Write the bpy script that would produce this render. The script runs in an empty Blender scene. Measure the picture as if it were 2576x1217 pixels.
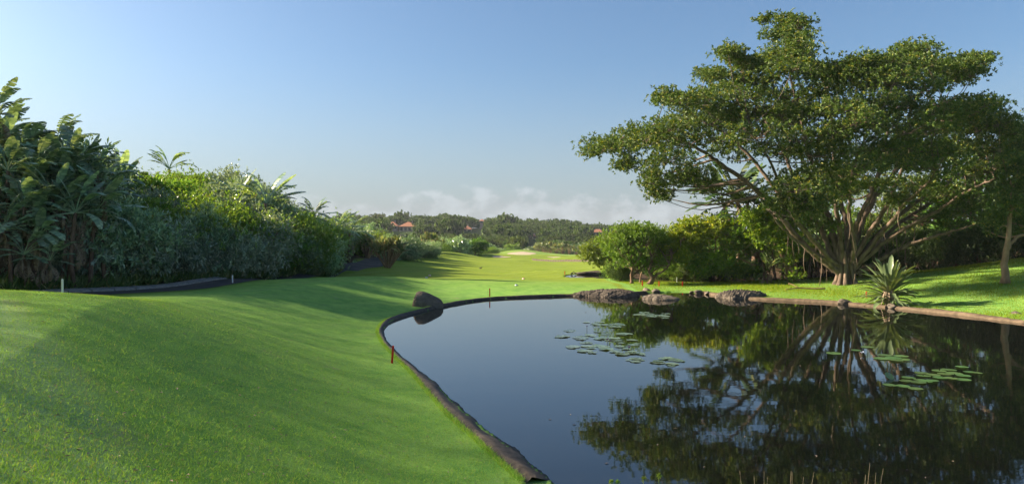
import bpy, math, random
import numpy as np
from mathutils import Vector, Matrix

# ------------------------------------------------------------------ camera, sky, sun, exposure
S = bpy.context.scene
COL = S.collection
FPX, CX, HY, CAM_H = 1839.0, 1288.0, 592.0, 3.6      # focal length, centre and horizon in photo units (2576 wide)
cam_data = bpy.data.cameras.new('camera')
cam = bpy.data.objects.new('camera', cam_data)
COL.objects.link(cam)
cam.location = (0, 0, CAM_H)
cam.rotation_euler = (math.radians(90), 0, 0)
cam_data.sensor_width = 36
cam_data.lens = 36 * FPX / 2576
cam_data.shift_y = -(608.5 - HY) / 2576
cam_data.clip_end = 8000
S.camera = cam

SUN_EL, SUN_AZ = 23.5, -78.0
world = bpy.data.worlds.new('World')
S.world = world
world.use_nodes = True
wt = world.node_tree
wt.nodes.clear()
def wn(t, **k):
    n = wt.nodes.new(t)
    for a, b in k.items(): setattr(n, a, b)
    return n
sky = wn('ShaderNodeTexSky', sky_type='NISHITA', sun_disc=False)
sky.sun_elevation = math.radians(SUN_EL)
sky.sun_rotation = math.radians(SUN_AZ)
sky.altitude = 20
sky.air_density = 0.95
sky.dust_density = 2.2
sky.ozone_density = 2.4
# bank of cumulus low over the horizon, by direction
tc = wn('ShaderNodeTexCoord')
sep = wn('ShaderNodeSeparateXYZ')
wt.links.new(tc.outputs['Generated'], sep.inputs[0])
mp = wn('ShaderNodeMapping'); mp.inputs['Scale'].default_value = (30, 30, 46)
wt.links.new(tc.outputs['Generated'], mp.inputs['Vector'])
nz = wn('ShaderNodeTexNoise'); nz.inputs['Scale'].default_value = 1.0; nz.inputs['Detail'].default_value = 6; nz.inputs['Roughness'].default_value = .5
wt.links.new(mp.outputs[0], nz.inputs['Vector'])
mp2 = wn('ShaderNodeMapping'); mp2.inputs['Scale'].default_value = (5, 5, 5)
wt.links.new(tc.outputs['Generated'], mp2.inputs['Vector'])
nz2 = wn('ShaderNodeTexNoise'); nz2.inputs['Scale'].default_value = 1.0; nz2.inputs['Detail'].default_value = 2
wt.links.new(mp2.outputs[0], nz2.inputs['Vector'])
def wmath(op, a, b=None, c=None, clamp=False):
    n = wn('ShaderNodeMath', operation=op); n.use_clamp = clamp
    for i, v in enumerate((a, b, c)):
        if v is None: continue
        if isinstance(v, (int, float)): n.inputs[i].default_value = v
        else: wt.links.new(v, n.inputs[i])
    return n.outputs[0]
def wmap(v, a, b, c, d):
    n = wn('ShaderNodeMapRange', interpolation_type='SMOOTHSTEP')
    wt.links.new(v, n.inputs['Value'])
    for k, x in zip(('From Min', 'From Max', 'To Min', 'To Max'), (a, b, c, d)): n.inputs[k].default_value = x
    return n.outputs['Result']
# cloud top height varies with azimuth; billows carve it
topz = wmath('MULTIPLY_ADD', nz2.outputs['Fac'], .06, .022)
rel = wmath('SUBTRACT', topz, sep.outputs['Z'])
dens = wmath('ADD', wmath('MULTIPLY', rel, 13.0), wmath('SUBTRACT', nz.outputs['Fac'], .52))
cmask = wmap(dens, -.08, .17, 0, 1)
low = wmap(sep.outputs['Z'], .004, .03, .25, 1)
cmask = wmath('MULTIPLY', wmath('MULTIPLY', cmask, low), .36)
bright = wmap(nz.outputs['Fac'], .36, .68, .70, 1.18)
ccol = wn('ShaderNodeMix', data_type='RGBA', blend_type='MULTIPLY'); ccol.inputs['Factor'].default_value = 1
ccol.inputs['A'].default_value = (3.9, 4.1, 4.4, 1)
wt.links.new(bright, ccol.inputs['B'])
mixc = wn('ShaderNodeMix', data_type='RGBA')
wt.links.new(cmask, mixc.inputs['Factor'])
tint = wn('ShaderNodeMix', data_type='RGBA', blend_type='MULTIPLY'); tint.inputs['Factor'].default_value = 1; tint.inputs['B'].default_value = (.80, .91, .985, 1)
wt.links.new(sky.outputs[0], tint.inputs['A'])
hz_ = wn('ShaderNodeMix', data_type='RGBA'); hz_.inputs['B'].default_value = (2.75, 3.1, 3.45, 1)      # pale haze low in the sky all round
wt.links.new(wmap(sep.outputs['Z'], .0, .24, .62, 0), hz_.inputs['Factor'])
wt.links.new(tint.outputs['Result'], hz_.inputs['A'])
wt.links.new(hz_.outputs['Result'], mixc.inputs['A'])
wt.links.new(ccol.outputs['Result'], mixc.inputs['B'])
bg = wn('ShaderNodeBackground'); bg.inputs['Strength'].default_value = .05
wt.links.new(mixc.outputs['Result'], bg.inputs['Color'])
wo = wn('ShaderNodeOutputWorld')
wt.links.new(bg.outputs[0], wo.inputs['Surface'])

sun_data = bpy.data.lights.new('sun', 'SUN')
sun_data.energy = 5.0
sun_data.angle = math.radians(1.8)
sun_data.color = (1.0, .83, .60)
sun = bpy.data.objects.new('sun', sun_data)
COL.objects.link(sun)
_el, _az = math.radians(SUN_EL), math.radians(SUN_AZ)
SUN_DIR = Vector((math.cos(_el) * math.sin(_az), math.cos(_el) * math.cos(_az), math.sin(_el)))
sun.rotation_euler = SUN_DIR.to_track_quat('Z', 'Y').to_euler()
sun.location = SUN_DIR * 100

S.view_settings.view_transform = 'Standard'
S.view_settings.look = 'None'
S.view_settings.gamma = 1
S.view_settings.exposure = 1.88
S.view_settings.use_curve_mapping = False
S.render.engine = 'CYCLES'
S.cycles.use_denoising = True
S.cycles.max_bounces = 8
S.cycles.transparent_max_bounces = 8
S.cycles.caustics_reflective = False
S.cycles.caustics_refractive = False
S.cycles.use_light_tree = False

# ------------------------------------------------------------------ helpers
R = np.random.default_rng(7)
random.seed(7)
def world_at(px, py, Y):
    """photo direction at a known depth -> place"""
    return np.array([(px - CX) / FPX * Y, Y, CAM_H - (py - HY) / FPX * Y])
def on_level(px, py, z=0.0):
    Y = FPX * (CAM_H - z) / (py - HY)
    return np.array([(px - CX) / FPX * Y, Y, z])

def tag(o, label=None, cat=None, group=None, kind=None):
    if label: o['label'] = label
    if cat: o['category'] = cat
    if group: o['group'] = group
    if kind: o['kind'] = kind
    return o
def empty(name, loc=(0, 0, 0), rz=0, sc=1.0):
    o = bpy.data.objects.new(name, None)
    o.empty_display_size = .2
    o.location = loc; o.rotation_euler = (0, 0, rz); o.scale = (sc, sc, sc)
    COL.objects.link(o)
    return o
def mesh_from(name, V, F, mat=None, smooth=False, attrs=None):
    """V (n,3) array; F list of int arrays, each (m,3) or (m,4)"""
    me = bpy.data.meshes.new(name)
    V = np.asarray(V, np.float32)
    F = [np.asarray(f, np.int32) for f in F if len(f)]
    loops = np.concatenate([f.ravel() for f in F]) if F else np.zeros(0, np.int32)
    tot = np.concatenate([np.full(len(f), f.shape[1], np.int32) for f in F]) if F else np.zeros(0, np.int32)
    me.vertices.add(len(V)); me.vertices.foreach_set('co', V.ravel())
    me.loops.add(len(loops)); me.loops.foreach_set('vertex_index', loops)
    me.polygons.add(len(tot))
    st = np.zeros(len(tot), np.int32); st[1:] = np.cumsum(tot)[:-1]
    me.polygons.foreach_set('loop_start', st)
    me.polygons.foreach_set('loop_total', tot)
    me.polygons.foreach_set('use_smooth', np.full(len(tot), smooth))
    for k, v in (attrs or {}).items():
        a = me.attributes.new(k, 'FLOAT', 'POINT'); a.data.foreach_set('value', np.asarray(v, np.float32))
    me.update(calc_edges=True)
    if mat: me.materials.append(mat)
    return me
def obj(name, me, parent=None, loc=None, M=None):
    o = bpy.data.objects.new(name, me)
    COL.objects.link(o)
    if parent is not None: o.parent = parent
    if M is not None: o.matrix_local = M
    elif loc is not None: o.location = loc
    return o
class MB:
    def __init__(s): s.V = []; s.F = []; s.n = 0
    def add(s, V, F):
        V = np.asarray(V, float)
        s.V.append(V)
        for f in (F if isinstance(F, list) else [F]):
            f = np.asarray(f, int)
            if len(f): s.F.append(f + s.n)
        s.n += len(V)
        return s
    def box(s, c, h, rz=0):
        c = np.asarray(c, float); h = np.asarray(h, float)
        k = np.array([[x, y, z] for z in (-1, 1) for y in (-1, 1) for x in (-1, 1)]) * h
        ca, sa = math.cos(rz), math.sin(rz)
        k = np.stack([k[:, 0] * ca - k[:, 1] * sa, k[:, 0] * sa + k[:, 1] * ca, k[:, 2]], 1) + c
        return s.add(k, np.array([[0, 2, 3, 1], [4, 5, 7, 6], [0, 1, 5, 4], [2, 6, 7, 3], [0, 4, 6, 2], [1, 3, 7, 5]]))
    def tube(s, P, r, sides=7, cap=True):
        V, F = tube(P, r, sides, cap)
        return s.add(V, F)
    def mesh(s, name, mat, smooth=False, attrs=None):
        return mesh_from(name, np.concatenate(s.V), s.F, mat, smooth, attrs)
    def build(s, name, mat, parent=None, smooth=False, loc=None):
        return obj(name, s.mesh(name, mat, smooth), parent, loc)
def tube(P, r, sides=7, cap=True):
    P = np.asarray(P, float); n = len(P)
    r = np.broadcast_to(np.asarray(r, float), (n,))
    T = np.gradient(P, axis=0); T /= np.linalg.norm(T, axis=1)[:, None] + 1e-9
    u = np.cross(T[0], [0.3, .9, .2]); 
    if np.linalg.norm(u) < .1: u = np.cross(T[0], [1, 0, 0])
    u /= np.linalg.norm(u)
    V = np.zeros((n, sides, 3)); a = np.arange(sides) * 2 * math.pi / sides
    for i in range(n):
        u = u - T[i] * np.dot(u, T[i]); u /= np.linalg.norm(u) + 1e-9
        w = np.cross(T[i], u)
        V[i] = P[i] + r[i] * (np.cos(a)[:, None] * u + np.sin(a)[:, None] * w)
    V = V.reshape(-1, 3)
    i = np.arange(n - 1)[:, None]; j = np.arange(sides)[None]
    q = np.stack([i * sides + j, i * sides + (j + 1) % sides, (i + 1) * sides + (j + 1) % sides, (i + 1) * sides + j], -1).reshape(-1, 4)
    F = [q]
    if cap:
        V = np.vstack([V, P[0], P[-1]]); k = n * sides; j = np.arange(sides)
        F.append(np.stack([(j + 1) % sides, j, np.full(sides, k)], 1))
        F.append(np.stack([(n - 1) * sides + j, (n - 1) * sides + (j + 1) % sides, np.full(sides, k + 1)], 1))
    return V, F
def spline(P, n):
    """Catmull-Rom through P, n points"""
    P = np.asarray(P, float)
    if len(P) == 2: return P[0] + (P[1] - P[0]) * np.linspace(0, 1, n)[:, None]
    Q = np.vstack([2 * P[0] - P[1], P, 2 * P[-1] - P[-2]])
    t = np.linspace(0, len(P) - 1 - 1e-6, n); i = t.astype(int); t = (t - i)[:, None]
    a, b, c, d = Q[i], Q[i + 1], Q[i + 2], Q[i + 3]
    return .5 * (2 * b + (c - a) * t + (2 * a - 5 * b + 4 * c - d) * t ** 2 + (3 * b - a - 3 * c + d) * t ** 3)
def unit(v): return v / (np.linalg.norm(v, axis=-1, keepdims=True) + 1e-9)
def leaves(P, D, L, W, rng, fold=.25, up=.6, bias=None):
    """one folded 4-corner leaf at each P pointing along D -> V, F"""
    n = len(P); D = unit(D)
    L = np.broadcast_to(L, (n,))[:, None]; W = np.broadcast_to(W, (n,))[:, None]
    N = unit(rng.normal(size=(n, 3)) + np.array([0, 0, up * 2]) + (0 if bias is None else bias))
    s = unit(np.cross(D, N)); N = np.cross(s, D)
    V = np.stack([P, P + D * L * .5 + s * W * .5 + N * W * fold, P + D * L - N * L * .12, P + D * L * .5 - s * W * .5 + N * W * fold], 1).reshape(-1, 3)
    b = np.arange(n) * 4
    F = np.concatenate([np.stack([b, b + 1, b + 2], 1), np.stack([b, b + 2, b + 3], 1)])
    return V, F
def crown_points(lobes, nclus, nros, spread, rng, shell=(.5, 1.04), flat=.5):
    """clumps on the shells of a few lobes; rosette places and their outward directions"""
    vol = np.array([l[1][0] * l[1][1] + l[1][0] * l[1][2] for l in lobes], float); vol /= vol.sum()
    P, O = [], []
    for (c, r), w in zip(lobes, vol):
        k = max(3, int(round(nclus * w)))
        d = unit(rng.normal(size=(k, 3)) * np.array([1, 1, .85]) + np.array([0, 0, .15]))
        rad = rng.uniform(*shell, k)[:, None]
        cc = np.asarray(c) + d * rad * np.asarray(r)
        for q, dd in zip(cc, d):
            m = max(2, int(nros * rng.uniform(.5, 1.5)))
            s = spread * rng.uniform(.6, 1.4)
            p = q + rng.normal(size=(m, 3)) * np.array([s, s, s * flat])
            P.append(p); O.append(unit(dd + unit(p - q) * .9))
    return np.concatenate(P), np.concatenate(O)
def rosettes(P, O, k, L, W, rng, rnd=.8, up=.25, fold=.25, Lvar=.3, flat=.6, outn=1.0):
    n = len(P)
    PP = np.repeat(P, k, 0) + rng.normal(size=(n * k, 3)) * L * .18
    D = np.repeat(O, k, 0) * .55 + unit(rng.normal(size=(n * k, 3))) * rnd + np.array([0, 0, up])
    ls = L * (1 + rng.uniform(-Lvar, Lvar, n * k))
    return leaves(PP, D, ls, ls * W / L, rng, fold, flat, np.repeat(O, k, 0) * outn)

# ------------------------------------------------------------------ materials
def nmat(name):
    m = bpy.data.materials.new(name); m.use_nodes = True
    t = m.node_tree; t.nodes.clear()
    return m, t
def N(t, ty, **k):
    n = t.nodes.new(ty)
    for a, b in k.items():
        if a.startswith('i_'): n.inputs[a[2:].replace('_', ' ')].default_value = b
        else: setattr(n, a, b)
    return n
def ramp(t, fac, stops):
    r = N(t, 'ShaderNodeValToRGB'); e = r.color_ramp.elements
    while len(e) < len(stops): e.new(.5)
    for x, (p, c) in zip(e, stops): x.position = p; x.color = (*c, 1)
    t.links.new(fac, r.inputs[0])
    return r.outputs[0]
def mixrgb(t, fac, a, b, mode='MIX'):
    m = N(t, 'ShaderNodeMix', data_type='RGBA', blend_type=mode)
    for k, v in (('Factor', fac), ('A', a), ('B', b)):
        if isinstance(v, (int, float)): m.inputs[k].default_value = v
        elif isinstance(v, tuple): m.inputs[k].default_value = (*v, 1)
        else: t.links.new(v, m.inputs[k])
    return m.outputs['Result']
def noise(t, vec, scale, detail=4, rough=.55, dim=None):
    n = N(t, 'ShaderNodeTexNoise'); n.inputs['Scale'].default_value = scale
    n.inputs['Detail'].default_value = detail; n.inputs['Roughness'].default_value = rough
    if vec is not None: t.links.new(vec, n.inputs['Vector'])
    return n.outputs['Fac']
def maprange(t, v, a, b, c=0, d=1):
    n = N(t, 'ShaderNodeMapRange', interpolation_type='SMOOTHSTEP')
    t.links.new(v, n.inputs['Value'])
    for k, x in zip(('From Min', 'From Max', 'To Min', 'To Max'), (a, b, c, d)): n.inputs[k].default_value = x
    return n.outputs['Result']
def nmath(t, op, a, b):
    n = N(t, 'ShaderNodeMath', operation=op)
    for i, v in enumerate((a, b)):
        if isinstance(v, (int, float)): n.inputs[i].default_value = v
        else: t.links.new(v, n.inputs[i])
    return n.outputs[0]
def finish(t, color, rough=.8, spec=.3, bump=None, bstr=.3, bdist=.02):
    p = N(t, 'ShaderNodeBsdfPrincipled')
    if isinstance(color, tuple): p.inputs['Base Color'].default_value = (*color, 1)
    else: t.links.new(color, p.inputs['Base Color'])
    p.inputs['Roughness'].default_value = rough
    p.inputs['Specular IOR Level'].default_value = spec
    if bump is not None:
        b = N(t, 'ShaderNodeBump'); b.inputs['Strength'].default_value = bstr; b.inputs['Distance'].default_value = bdist
        t.links.new(bump, b.inputs['Height']); t.links.new(b.outputs[0], p.inputs['Normal'])
    o = N(t, 'ShaderNodeOutputMaterial'); t.links.new(p.outputs[0], o.inputs[0])
    return p
def leaf_mat(name, dark, light, accent=None, acc=.08, trans=.35, rough=.42, spec=.4, obj_var=.35):
    m, t = nmat(name)
    g = N(t, 'ShaderNodeNewGeometry'); oi = N(t, 'ShaderNodeObjectInfo')
    isl = g.outputs['Random Per Island']
    st = [(0, dark), (.75, light)]
    c = ramp(t, isl, st)
    if accent:
        h = nmath(t, 'FRACT', nmath(t, 'MULTIPLY', isl, 17.31), 0)
        c = mixrgb(t, nmath(t, 'LESS_THAN', h, acc), c, accent)
    # each plant a little different
    hs = N(t, 'ShaderNodeHueSaturation')
    t.links.new(c, hs.inputs['Color'])
    t.links.new(nmath(t, 'ADD', nmath(t, 'MULTIPLY', oi.outputs['Random'], .05 * (obj_var > 0)), .475 if obj_var > 0 else .5), hs.inputs['Hue'])
    t.links.new(nmath(t, 'ADD', nmath(t, 'MULTIPLY', nmath(t, 'FRACT', nmath(t, 'MULTIPLY', oi.outputs['Random'], 7.7), 0), 2 * obj_var), 1 - obj_var), hs.inputs['Value'])
    c = hs.outputs[0]
    p = N(t, 'ShaderNodeBsdfPrincipled'); t.links.new(c, p.inputs['Base Color'])
    p.inputs['Roughness'].default_value = rough; p.inputs['Specular IOR Level'].default_value = spec
    tr = N(t, 'ShaderNodeBsdfTranslucent')
    tc_ = mixrgb(t, 1.0, c, (1.5, 1.35, .45), 'MULTIPLY')
    t.links.new(tc_, tr.inputs['Color'])
    mx = N(t, 'ShaderNodeMixShader'); mx.inputs[0].default_value = trans
    t.links.new(p.outputs[0], mx.inputs[1]); t.links.new(tr.outputs[0], mx.inputs[2])
    o = N(t, 'ShaderNodeOutputMaterial'); t.links.new(mx.outputs[0], o.inputs[0])
    return m
def simple(name, a, b, scale=6, rough=.75, spec=.3, bstr=.4, bdist=.02, stretch=None, detail=5):
    m, t = nmat(name)
    tcn = N(t, 'ShaderNodeTexCoord'); v = tcn.outputs['Object']
    if stretch:
        mpp = N(t, 'ShaderNodeMapping'); mpp.inputs['Scale'].default_value = stretch
        t.links.new(v, mpp.inputs[0]); v = mpp.outputs[0]
    f = noise(t, v, scale, detail)
    finish(t, ramp(t, f, [(.3, a), (.7, b)]), rough, spec, f, bstr, bdist)
    return m
MT = {}
MT['fig_leaf'] = leaf_mat('fig_leaf', (.032, .074, .014), (.105, .165, .032), (.25, .25, .05), .08, .28, .5, .3, 0)
MT['bright_leaf'] = leaf_mat('bright_leaf', (.09, .165, .016), (.20, .30, .030), (.33, .36, .04), .08, .38, .42, .35, .15)
MT['tree_leaf'] = leaf_mat('tree_leaf', (.065, .14, .022), (.15, .25, .038), None, 0, .36, .45, .35, .15)
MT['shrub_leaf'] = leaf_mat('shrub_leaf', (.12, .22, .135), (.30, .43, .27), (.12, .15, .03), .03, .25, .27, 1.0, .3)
MT['silver_leaf'] = leaf_mat('silver_leaf', (.16, .235, .17), (.33, .43, .33), None, 0, .22, .27, 1.0, .2)
MT['green_leaf'] = leaf_mat('green_leaf', (.09, .19, .035), (.21, .33, .06), (.17, .16, .03), .05, .35, .4, .4, .25)
MT['banana_leaf'] = leaf_mat('banana_leaf', (.13, .22, .14), (.29, .40, .26), None, 0, .25, .33, .5, .35)
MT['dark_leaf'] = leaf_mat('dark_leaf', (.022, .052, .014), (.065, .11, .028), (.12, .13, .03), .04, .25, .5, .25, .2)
MT['far_leaf'] = leaf_mat('far_leaf', (.024, .052, .012), (.072, .112, .027), None, 0, .25, .6, .08, .45)
MT['dead_leaf'] = simple('dead_leaf', (.14, .10, .07), (.32, .25, .18), 9)
MT['bark'] = simple('bark', (.075, .045, .030), (.23, .15, .105), 5, .85, .2, .7, .04, (1, 1, .35))
MT['fig_bark'] = simple('fig_bark', (.062, .045, .035), (.19, .138, .104), 3.5, .8, .25, .7, .05, (1, 1, .4))
MT['pale_bark'] = simple('pale_bark', (.17, .11, .06), (.33, .22, .13), 5, .85, .2, .6, .03, (1, 1, .4))
MT['red_paint'] = simple('red_paint', (.58, .016, .012), (.72, .03, .02), 12, .5, .4, .1)
MT['white_paint'] = simple('white_paint', (.70, .71, .72), (.82, .82, .82), 12, .5, .4, .1)
MT['blue_paint'] = simple('blue_paint', (.03, .07, .22), (.05, .10, .30), 12, .5, .4, .1)
MT['lily'] = leaf_mat('lily', (.06, .14, .045), (.12, .22, .07), (.14, .17, .06), .08, .12, .28, .6, .2)
MT['lily_worn'] = leaf_mat('lily_worn', (.10, .165, .10), (.19, .27, .175), (.16, .16, .09), .08, .1, .22, 1.0, .3)
MT['spear_leaf'] = leaf_mat('spear_leaf', (.055, .105, .042), (.15, .20, .095), None, 0, .18, .35, .5, 0)
# ------------------------------------------------------------------ the lie of the land
_sh = [(1390, 1217), (1270, 1120), (1170, 1040), (1080, 955), (1020, 905), (978, 865), (966, 832), (1000, 803), (1110, 773), (1232, 753.5),
       (1400, 746), (1470, 745), (1530, 743), (1640, 737), (1740, 736), (1800, 743), (1900, 753), (2080, 762), (2250, 776), (2400, 791), (2576, 813)]
POND = [tuple(on_level(x, y)[:2]) for x, y in _sh] + [(22.6, 26), (25, 20), (23, 13), (16, 9.6), (10, 8.9), (5.5, 8.6), (2.6, 8.6), (1.2, 9.3)]
def closed(P, n):
    P = np.asarray(P, float); m = len(P)
    t = np.linspace(0, m, n, endpoint=False); i = t.astype(int); t = (t - i)[:, None]
    a, b, c, d = P[(i - 1) % m], P[i % m], P[(i + 1) % m], P[(i + 2) % m]
    return .5 * (2 * b + (c - a) * t + (2 * a - 5 * b + 4 * c - d) * t ** 2 + (3 * b - a - 3 * c + d) * t ** 3)
SHORE = closed(POND, 290)
_far = [(1424, 696.5), (1455, 699.5), (1500, 700), (1540, 701), (1560, 697), (1530, 691.5), (1480, 690.5), (1440, 692)]
SHORE2 = closed([tuple(on_level(x, y)[:2]) for x, y in _far], 80)
def sdist(X, Y, poly):
    """distance to the polygon's edge, negative inside"""
    out = np.empty(len(X))
    A = poly; B = np.roll(poly, -1, 0); AB = B - A; L2 = (AB ** 2).sum(1)
    for s in range(0, len(X), 20000):
        p = np.stack([X[s:s + 20000], Y[s:s + 20000]], 1)
        dx = p[:, None, 0] - A[None, :, 0]; dy = p[:, None, 1] - A[None, :, 1]
        t = np.clip((dx * AB[:, 0] + dy * AB[:, 1]) / L2, 0, 1)
        d = np.sqrt(((dx - t * AB[:, 0]) ** 2 + (dy - t * AB[:, 1]) ** 2).min(1))
        cond = (A[None, :, 1] > p[:, None, 1]) != (B[None, :, 1] > p[:, None, 1])
        xi = A[:, 0] + (p[:, None, 1] - A[:, 1]) * AB[:, 0] / np.where(AB[:, 1] == 0, 1e-9, AB[:, 1])
        ins = (cond & (p[:, None, 0] < xi)).sum(1) % 2 == 1
        out[s:s + 20000] = np.where(ins, -d, d)
    return out
K = [(0, 0, 2.0), (-3, 4, 2.05), (-5, 8, 2.05), (-8, 12, 2.1), (-12, 10, 2.4), (1.0, 4, 1.6), (3, 5, 1.0), (-14, 4, 3.0), (0, -20, 2.5), (20, -5, 2.0), (40, 5, 2.5), (34, 20, 2.2)]
for px, py, Y in [(0, 731, 18.5), (156, 738, 18), (260, 745, 17.5), (333, 754, 17), (468, 771, 16.5), (640, 815, 17.2), (760, 880, 14.8), (860, 960, 13.1), (1000, 1090, 10.8), (1150, 1217, 9.3),
                  (500, 752, 27), (600, 768, 26), (760, 785, 26), (880, 800, 27), (300, 775, 14), (150, 800, 12),
                  (590, 715, 38), (700, 703.5, 40), (800, 697, 43), (900, 693, 46), (1000, 692, 50), (700, 735, 33), (800, 750, 31), (950, 745, 36), (1000, 725, 42), (1100, 718, 46),
                  (1073, 699.4, 53), (1299, 714.8, 48), (1081, 693.7, 56), (1317, 702, 56), (1232, 742, 41.4), (1450, 725, 47), (1550, 712, 51), (1589, 714, 52),
                  (1250, 690, 67), (1180, 672, 85), (1280, 668, 97), (1300, 655, 142), (1200, 655, 125), (1330, 641, 215), (1250, 640, 222), (1420, 642, 205), (1500, 652, 160), (1520, 668, 100), (1560, 680, 82),
                  (925, 677, 61), (960, 676, 64), (1000, 662, 80), (1050, 653, 95), (1120, 645.5, 112), (1180, 647, 120), (920, 668, 70),
                  (1700, 716, 52), (1800, 718, 50), (1900, 724, 46.5), (2000, 702, 55), (2130, 716, 48.5), (2250, 735, 43), (2400, 745, 38.5), (2400, 700, 44), (2528, 712, 40), (2560, 765, 34.5), (2450, 662, 56), (2560, 650, 50),
                  (1850, 700, 62), (1750, 690, 70)]:
    K.append(tuple(world_at(px, py, Y)))
# pavement hollow and the dune behind it
K += [(-24, 26.5, 1.25), (-19, 31.5, 1.05), (-15.6, 37, .92), (-14.6, 46, .55), (-14.4, 54, .3), (-14.5, 62, .4), (-13.7, 70, .72), (-26, 33, 1.6), (-21, 39, 1.4), (-17.5, 45, 1.2), (-15.5, 52, 1.2), (-15, 60, 1.2),
      (-29.5, 41, 4.2), (-26, 50, 4.4), (-22, 56, 3.6), (-31, 56, 5.9), (-28, 70, 6.2), (-24.5, 75, 4.2), (-23, 82, 2.7), (-20, 92, 1.4), (-45, 60, 4.3), (-45, 85, 3.2), (-40, 40, 6.5), (-38, 25, 6.5), (-30, 12, 5),
      (-40, 0, 8), (-35, -25, 7), (-55, 20, 7), (-60, 60, 3.5), (-20, 18, 2.6), (-22, 3, 3.6), (-18, 105, .8), (-20, 130, .2), (-30, 150, 0), (-60, 120, 3), (-60, 160, 0),
      (30, 75, 2), (40, 60, 3.2), (45, 40, 3.5), (60, 60, 4), (50, 100, 2), (20, 100, .3), (30, 140, -.5), (50, 180, -1), (0, 250, -3), (60, 250, -2.5), (-60, 230, -2.5), (90, 120, 2), (-90, 20, 4), (-90, 120, 3), (90, -30, 3), (-60, -60, 5), (60, -60, 3)]
for i in range(0, 290, 9):
    K.append((SHORE[i, 0], SHORE[i, 1], .10))
K = np.array(K)
KS = 40.0
def _phi(r2): return .5 * r2 * np.log(r2 + 1e-9)
def _tps_fit(K, lam=.004):
    P = K[:, :2] / KS; n = len(P)
    A = _phi(((P[:, None] - P[None]) ** 2).sum(-1)) + lam * np.eye(n)
    B = np.hstack([np.ones((n, 1)), P])
    M = np.block([[A, B], [B.T, np.zeros((3, 3))]])
    return np.linalg.solve(M, np.concatenate([K[:, 2], np.zeros(3)]))
_W = _tps_fit(K)
def _tps(X, Y):
    out = np.empty(len(X)); P = K[:, :2] / KS
    for s in range(0, len(X), 20000):
        q = np.stack([X[s:s + 20000], Y[s:s + 20000]], 1) / KS
        out[s:s + 20000] = _phi(((q[:, None] - P[None]) ** 2).sum(-1)) @ _W[:-3] + _W[-3] + q @ _W[-2:]
    return out
def sstep(a, b, x):
    t = np.clip((x - a) / (b - a), 0, 1); return t * t * (3 - 2 * t)
def vnoise(X, Y, seed):
    """sum of a few sines: smooth wavy field about -1..1"""
    g = np.random.default_rng(seed); z = np.zeros_like(X)
    for _ in range(7):
        a = g.uniform(0, 6.28); f = g.uniform(.5, 1.6); ph = g.uniform(0, 6.28)
        z = z + np.sin((X * math.cos(a) + Y * math.sin(a)) * f + ph)
    return z / 3.2
# greenside banks and mounds far down the fairway: x, y, height, sx, sy
BUMPS = [(world_at(1312, 640, 213)[0], 213, 1.5, 9, 6), (world_at(1245, 643, 168)[0], 168, 1.0, 9, 5), (world_at(1390, 640, 172)[0], 172, .8, 8, 4), (world_at(1460, 650, 150)[0], 152, .9, 8, 4),
         (world_at(1130, 645, 118)[0], 118, .7, 5, 9), (world_at(1190, 650, 140)[0], 140, .8, 6, 6)]
def rimw(Y): return 1.2 - .68 * sstep(11, 27, Y)      # the dark rim is broad near the tee, narrow farther round
def ground_z(X, Y, parts=False):
    X = np.atleast_1d(np.asarray(X, float)); Y = np.atleast_1d(np.asarray(Y, float))
    r = np.hypot(X, Y)
    z = np.clip(_tps(X, Y), -4, 11)
    # far country: valley, then the wooded ridge
    ridge = 9.6 - 9.2 * sstep(-120, 190, X) + 1.4 * vnoise(X / 45, Y / 60, 3)
    hill = -3 + (ridge + 3) * sstep(265, 540, Y) - 16 * sstep(560, 1100, Y)
    hill = np.where(Y > 0, hill, -1)
    far = sstep(215, 290, np.maximum(r, 0)) * (Y > 60) + sstep(120, 260, r) * (Y <= 60)
    z = z * (1 - far) + hill * far
    for bx, by, h, sx, sy in BUMPS: z = z + h * np.exp(-((X - bx) / sx) ** 2 - ((Y - by) / sy) ** 2)
    roll = .05 * vnoise(X / 2.4, Y / 2.4, 5) + .16 * vnoise(X / 9, Y / 9, 6) * sstep(55, 80, Y)
    d = sdist(X, Y, SHORE); d2 = sdist(X, Y, SHORE2)
    z = z + roll * sstep(.5, 5, d)
    ds = np.minimum(d, d2)
    z = np.where(ds > 0, .05 + (z - .05) * np.clip((ds - .38 * np.where(X < 7.5, rimw(Y), 1.0)) / 6.5, 0, 1) ** .66, z)
    z = np.where(ds > 0, np.where(ds < 7, np.maximum(z, .06), z), np.maximum(-.9, -.14 + .9 * ds))
    if parts: return z, d
    return z
def gz(x, y): return float(ground_z([x], [y])[0])

# ------------------------------------------------------------------ ground
ang = np.concatenate([np.linspace(-41, 41, 470), np.linspace(41, 319, 130)[1:-1]])
rad = np.concatenate([[.3, .8, 1.5, 2.2], np.geomspace(3, 75, 215), np.geomspace(75, 300, 75)[1:], np.geomspace(300, 3500, 46)[1:]])
AA, RR = np.meshgrid(np.radians(ang), rad)
GX, GY = (RR * np.sin(AA)).ravel(), (RR * np.cos(AA)).ravel()
GZ, GD = ground_z(GX, GY, True)
na, nr = len(ang), len(rad)
i = np.arange(nr - 1)[:, None]; j = np.arange(na)[None]
quads = np.stack([i * na + j, i * na + (j + 1) % na, (i + 1) * na + (j + 1) % na, (i + 1) * na + j], -1).reshape(-1, 4)
GV = np.stack([GX, GY, GZ], 1)
GV = np.vstack([GV, [0, 0, gz(0, 0.01)]])
cap = np.stack([np.full(na, len(GV) - 1), (np.arange(na) + 1) % na, np.arange(na)], 1)
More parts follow.
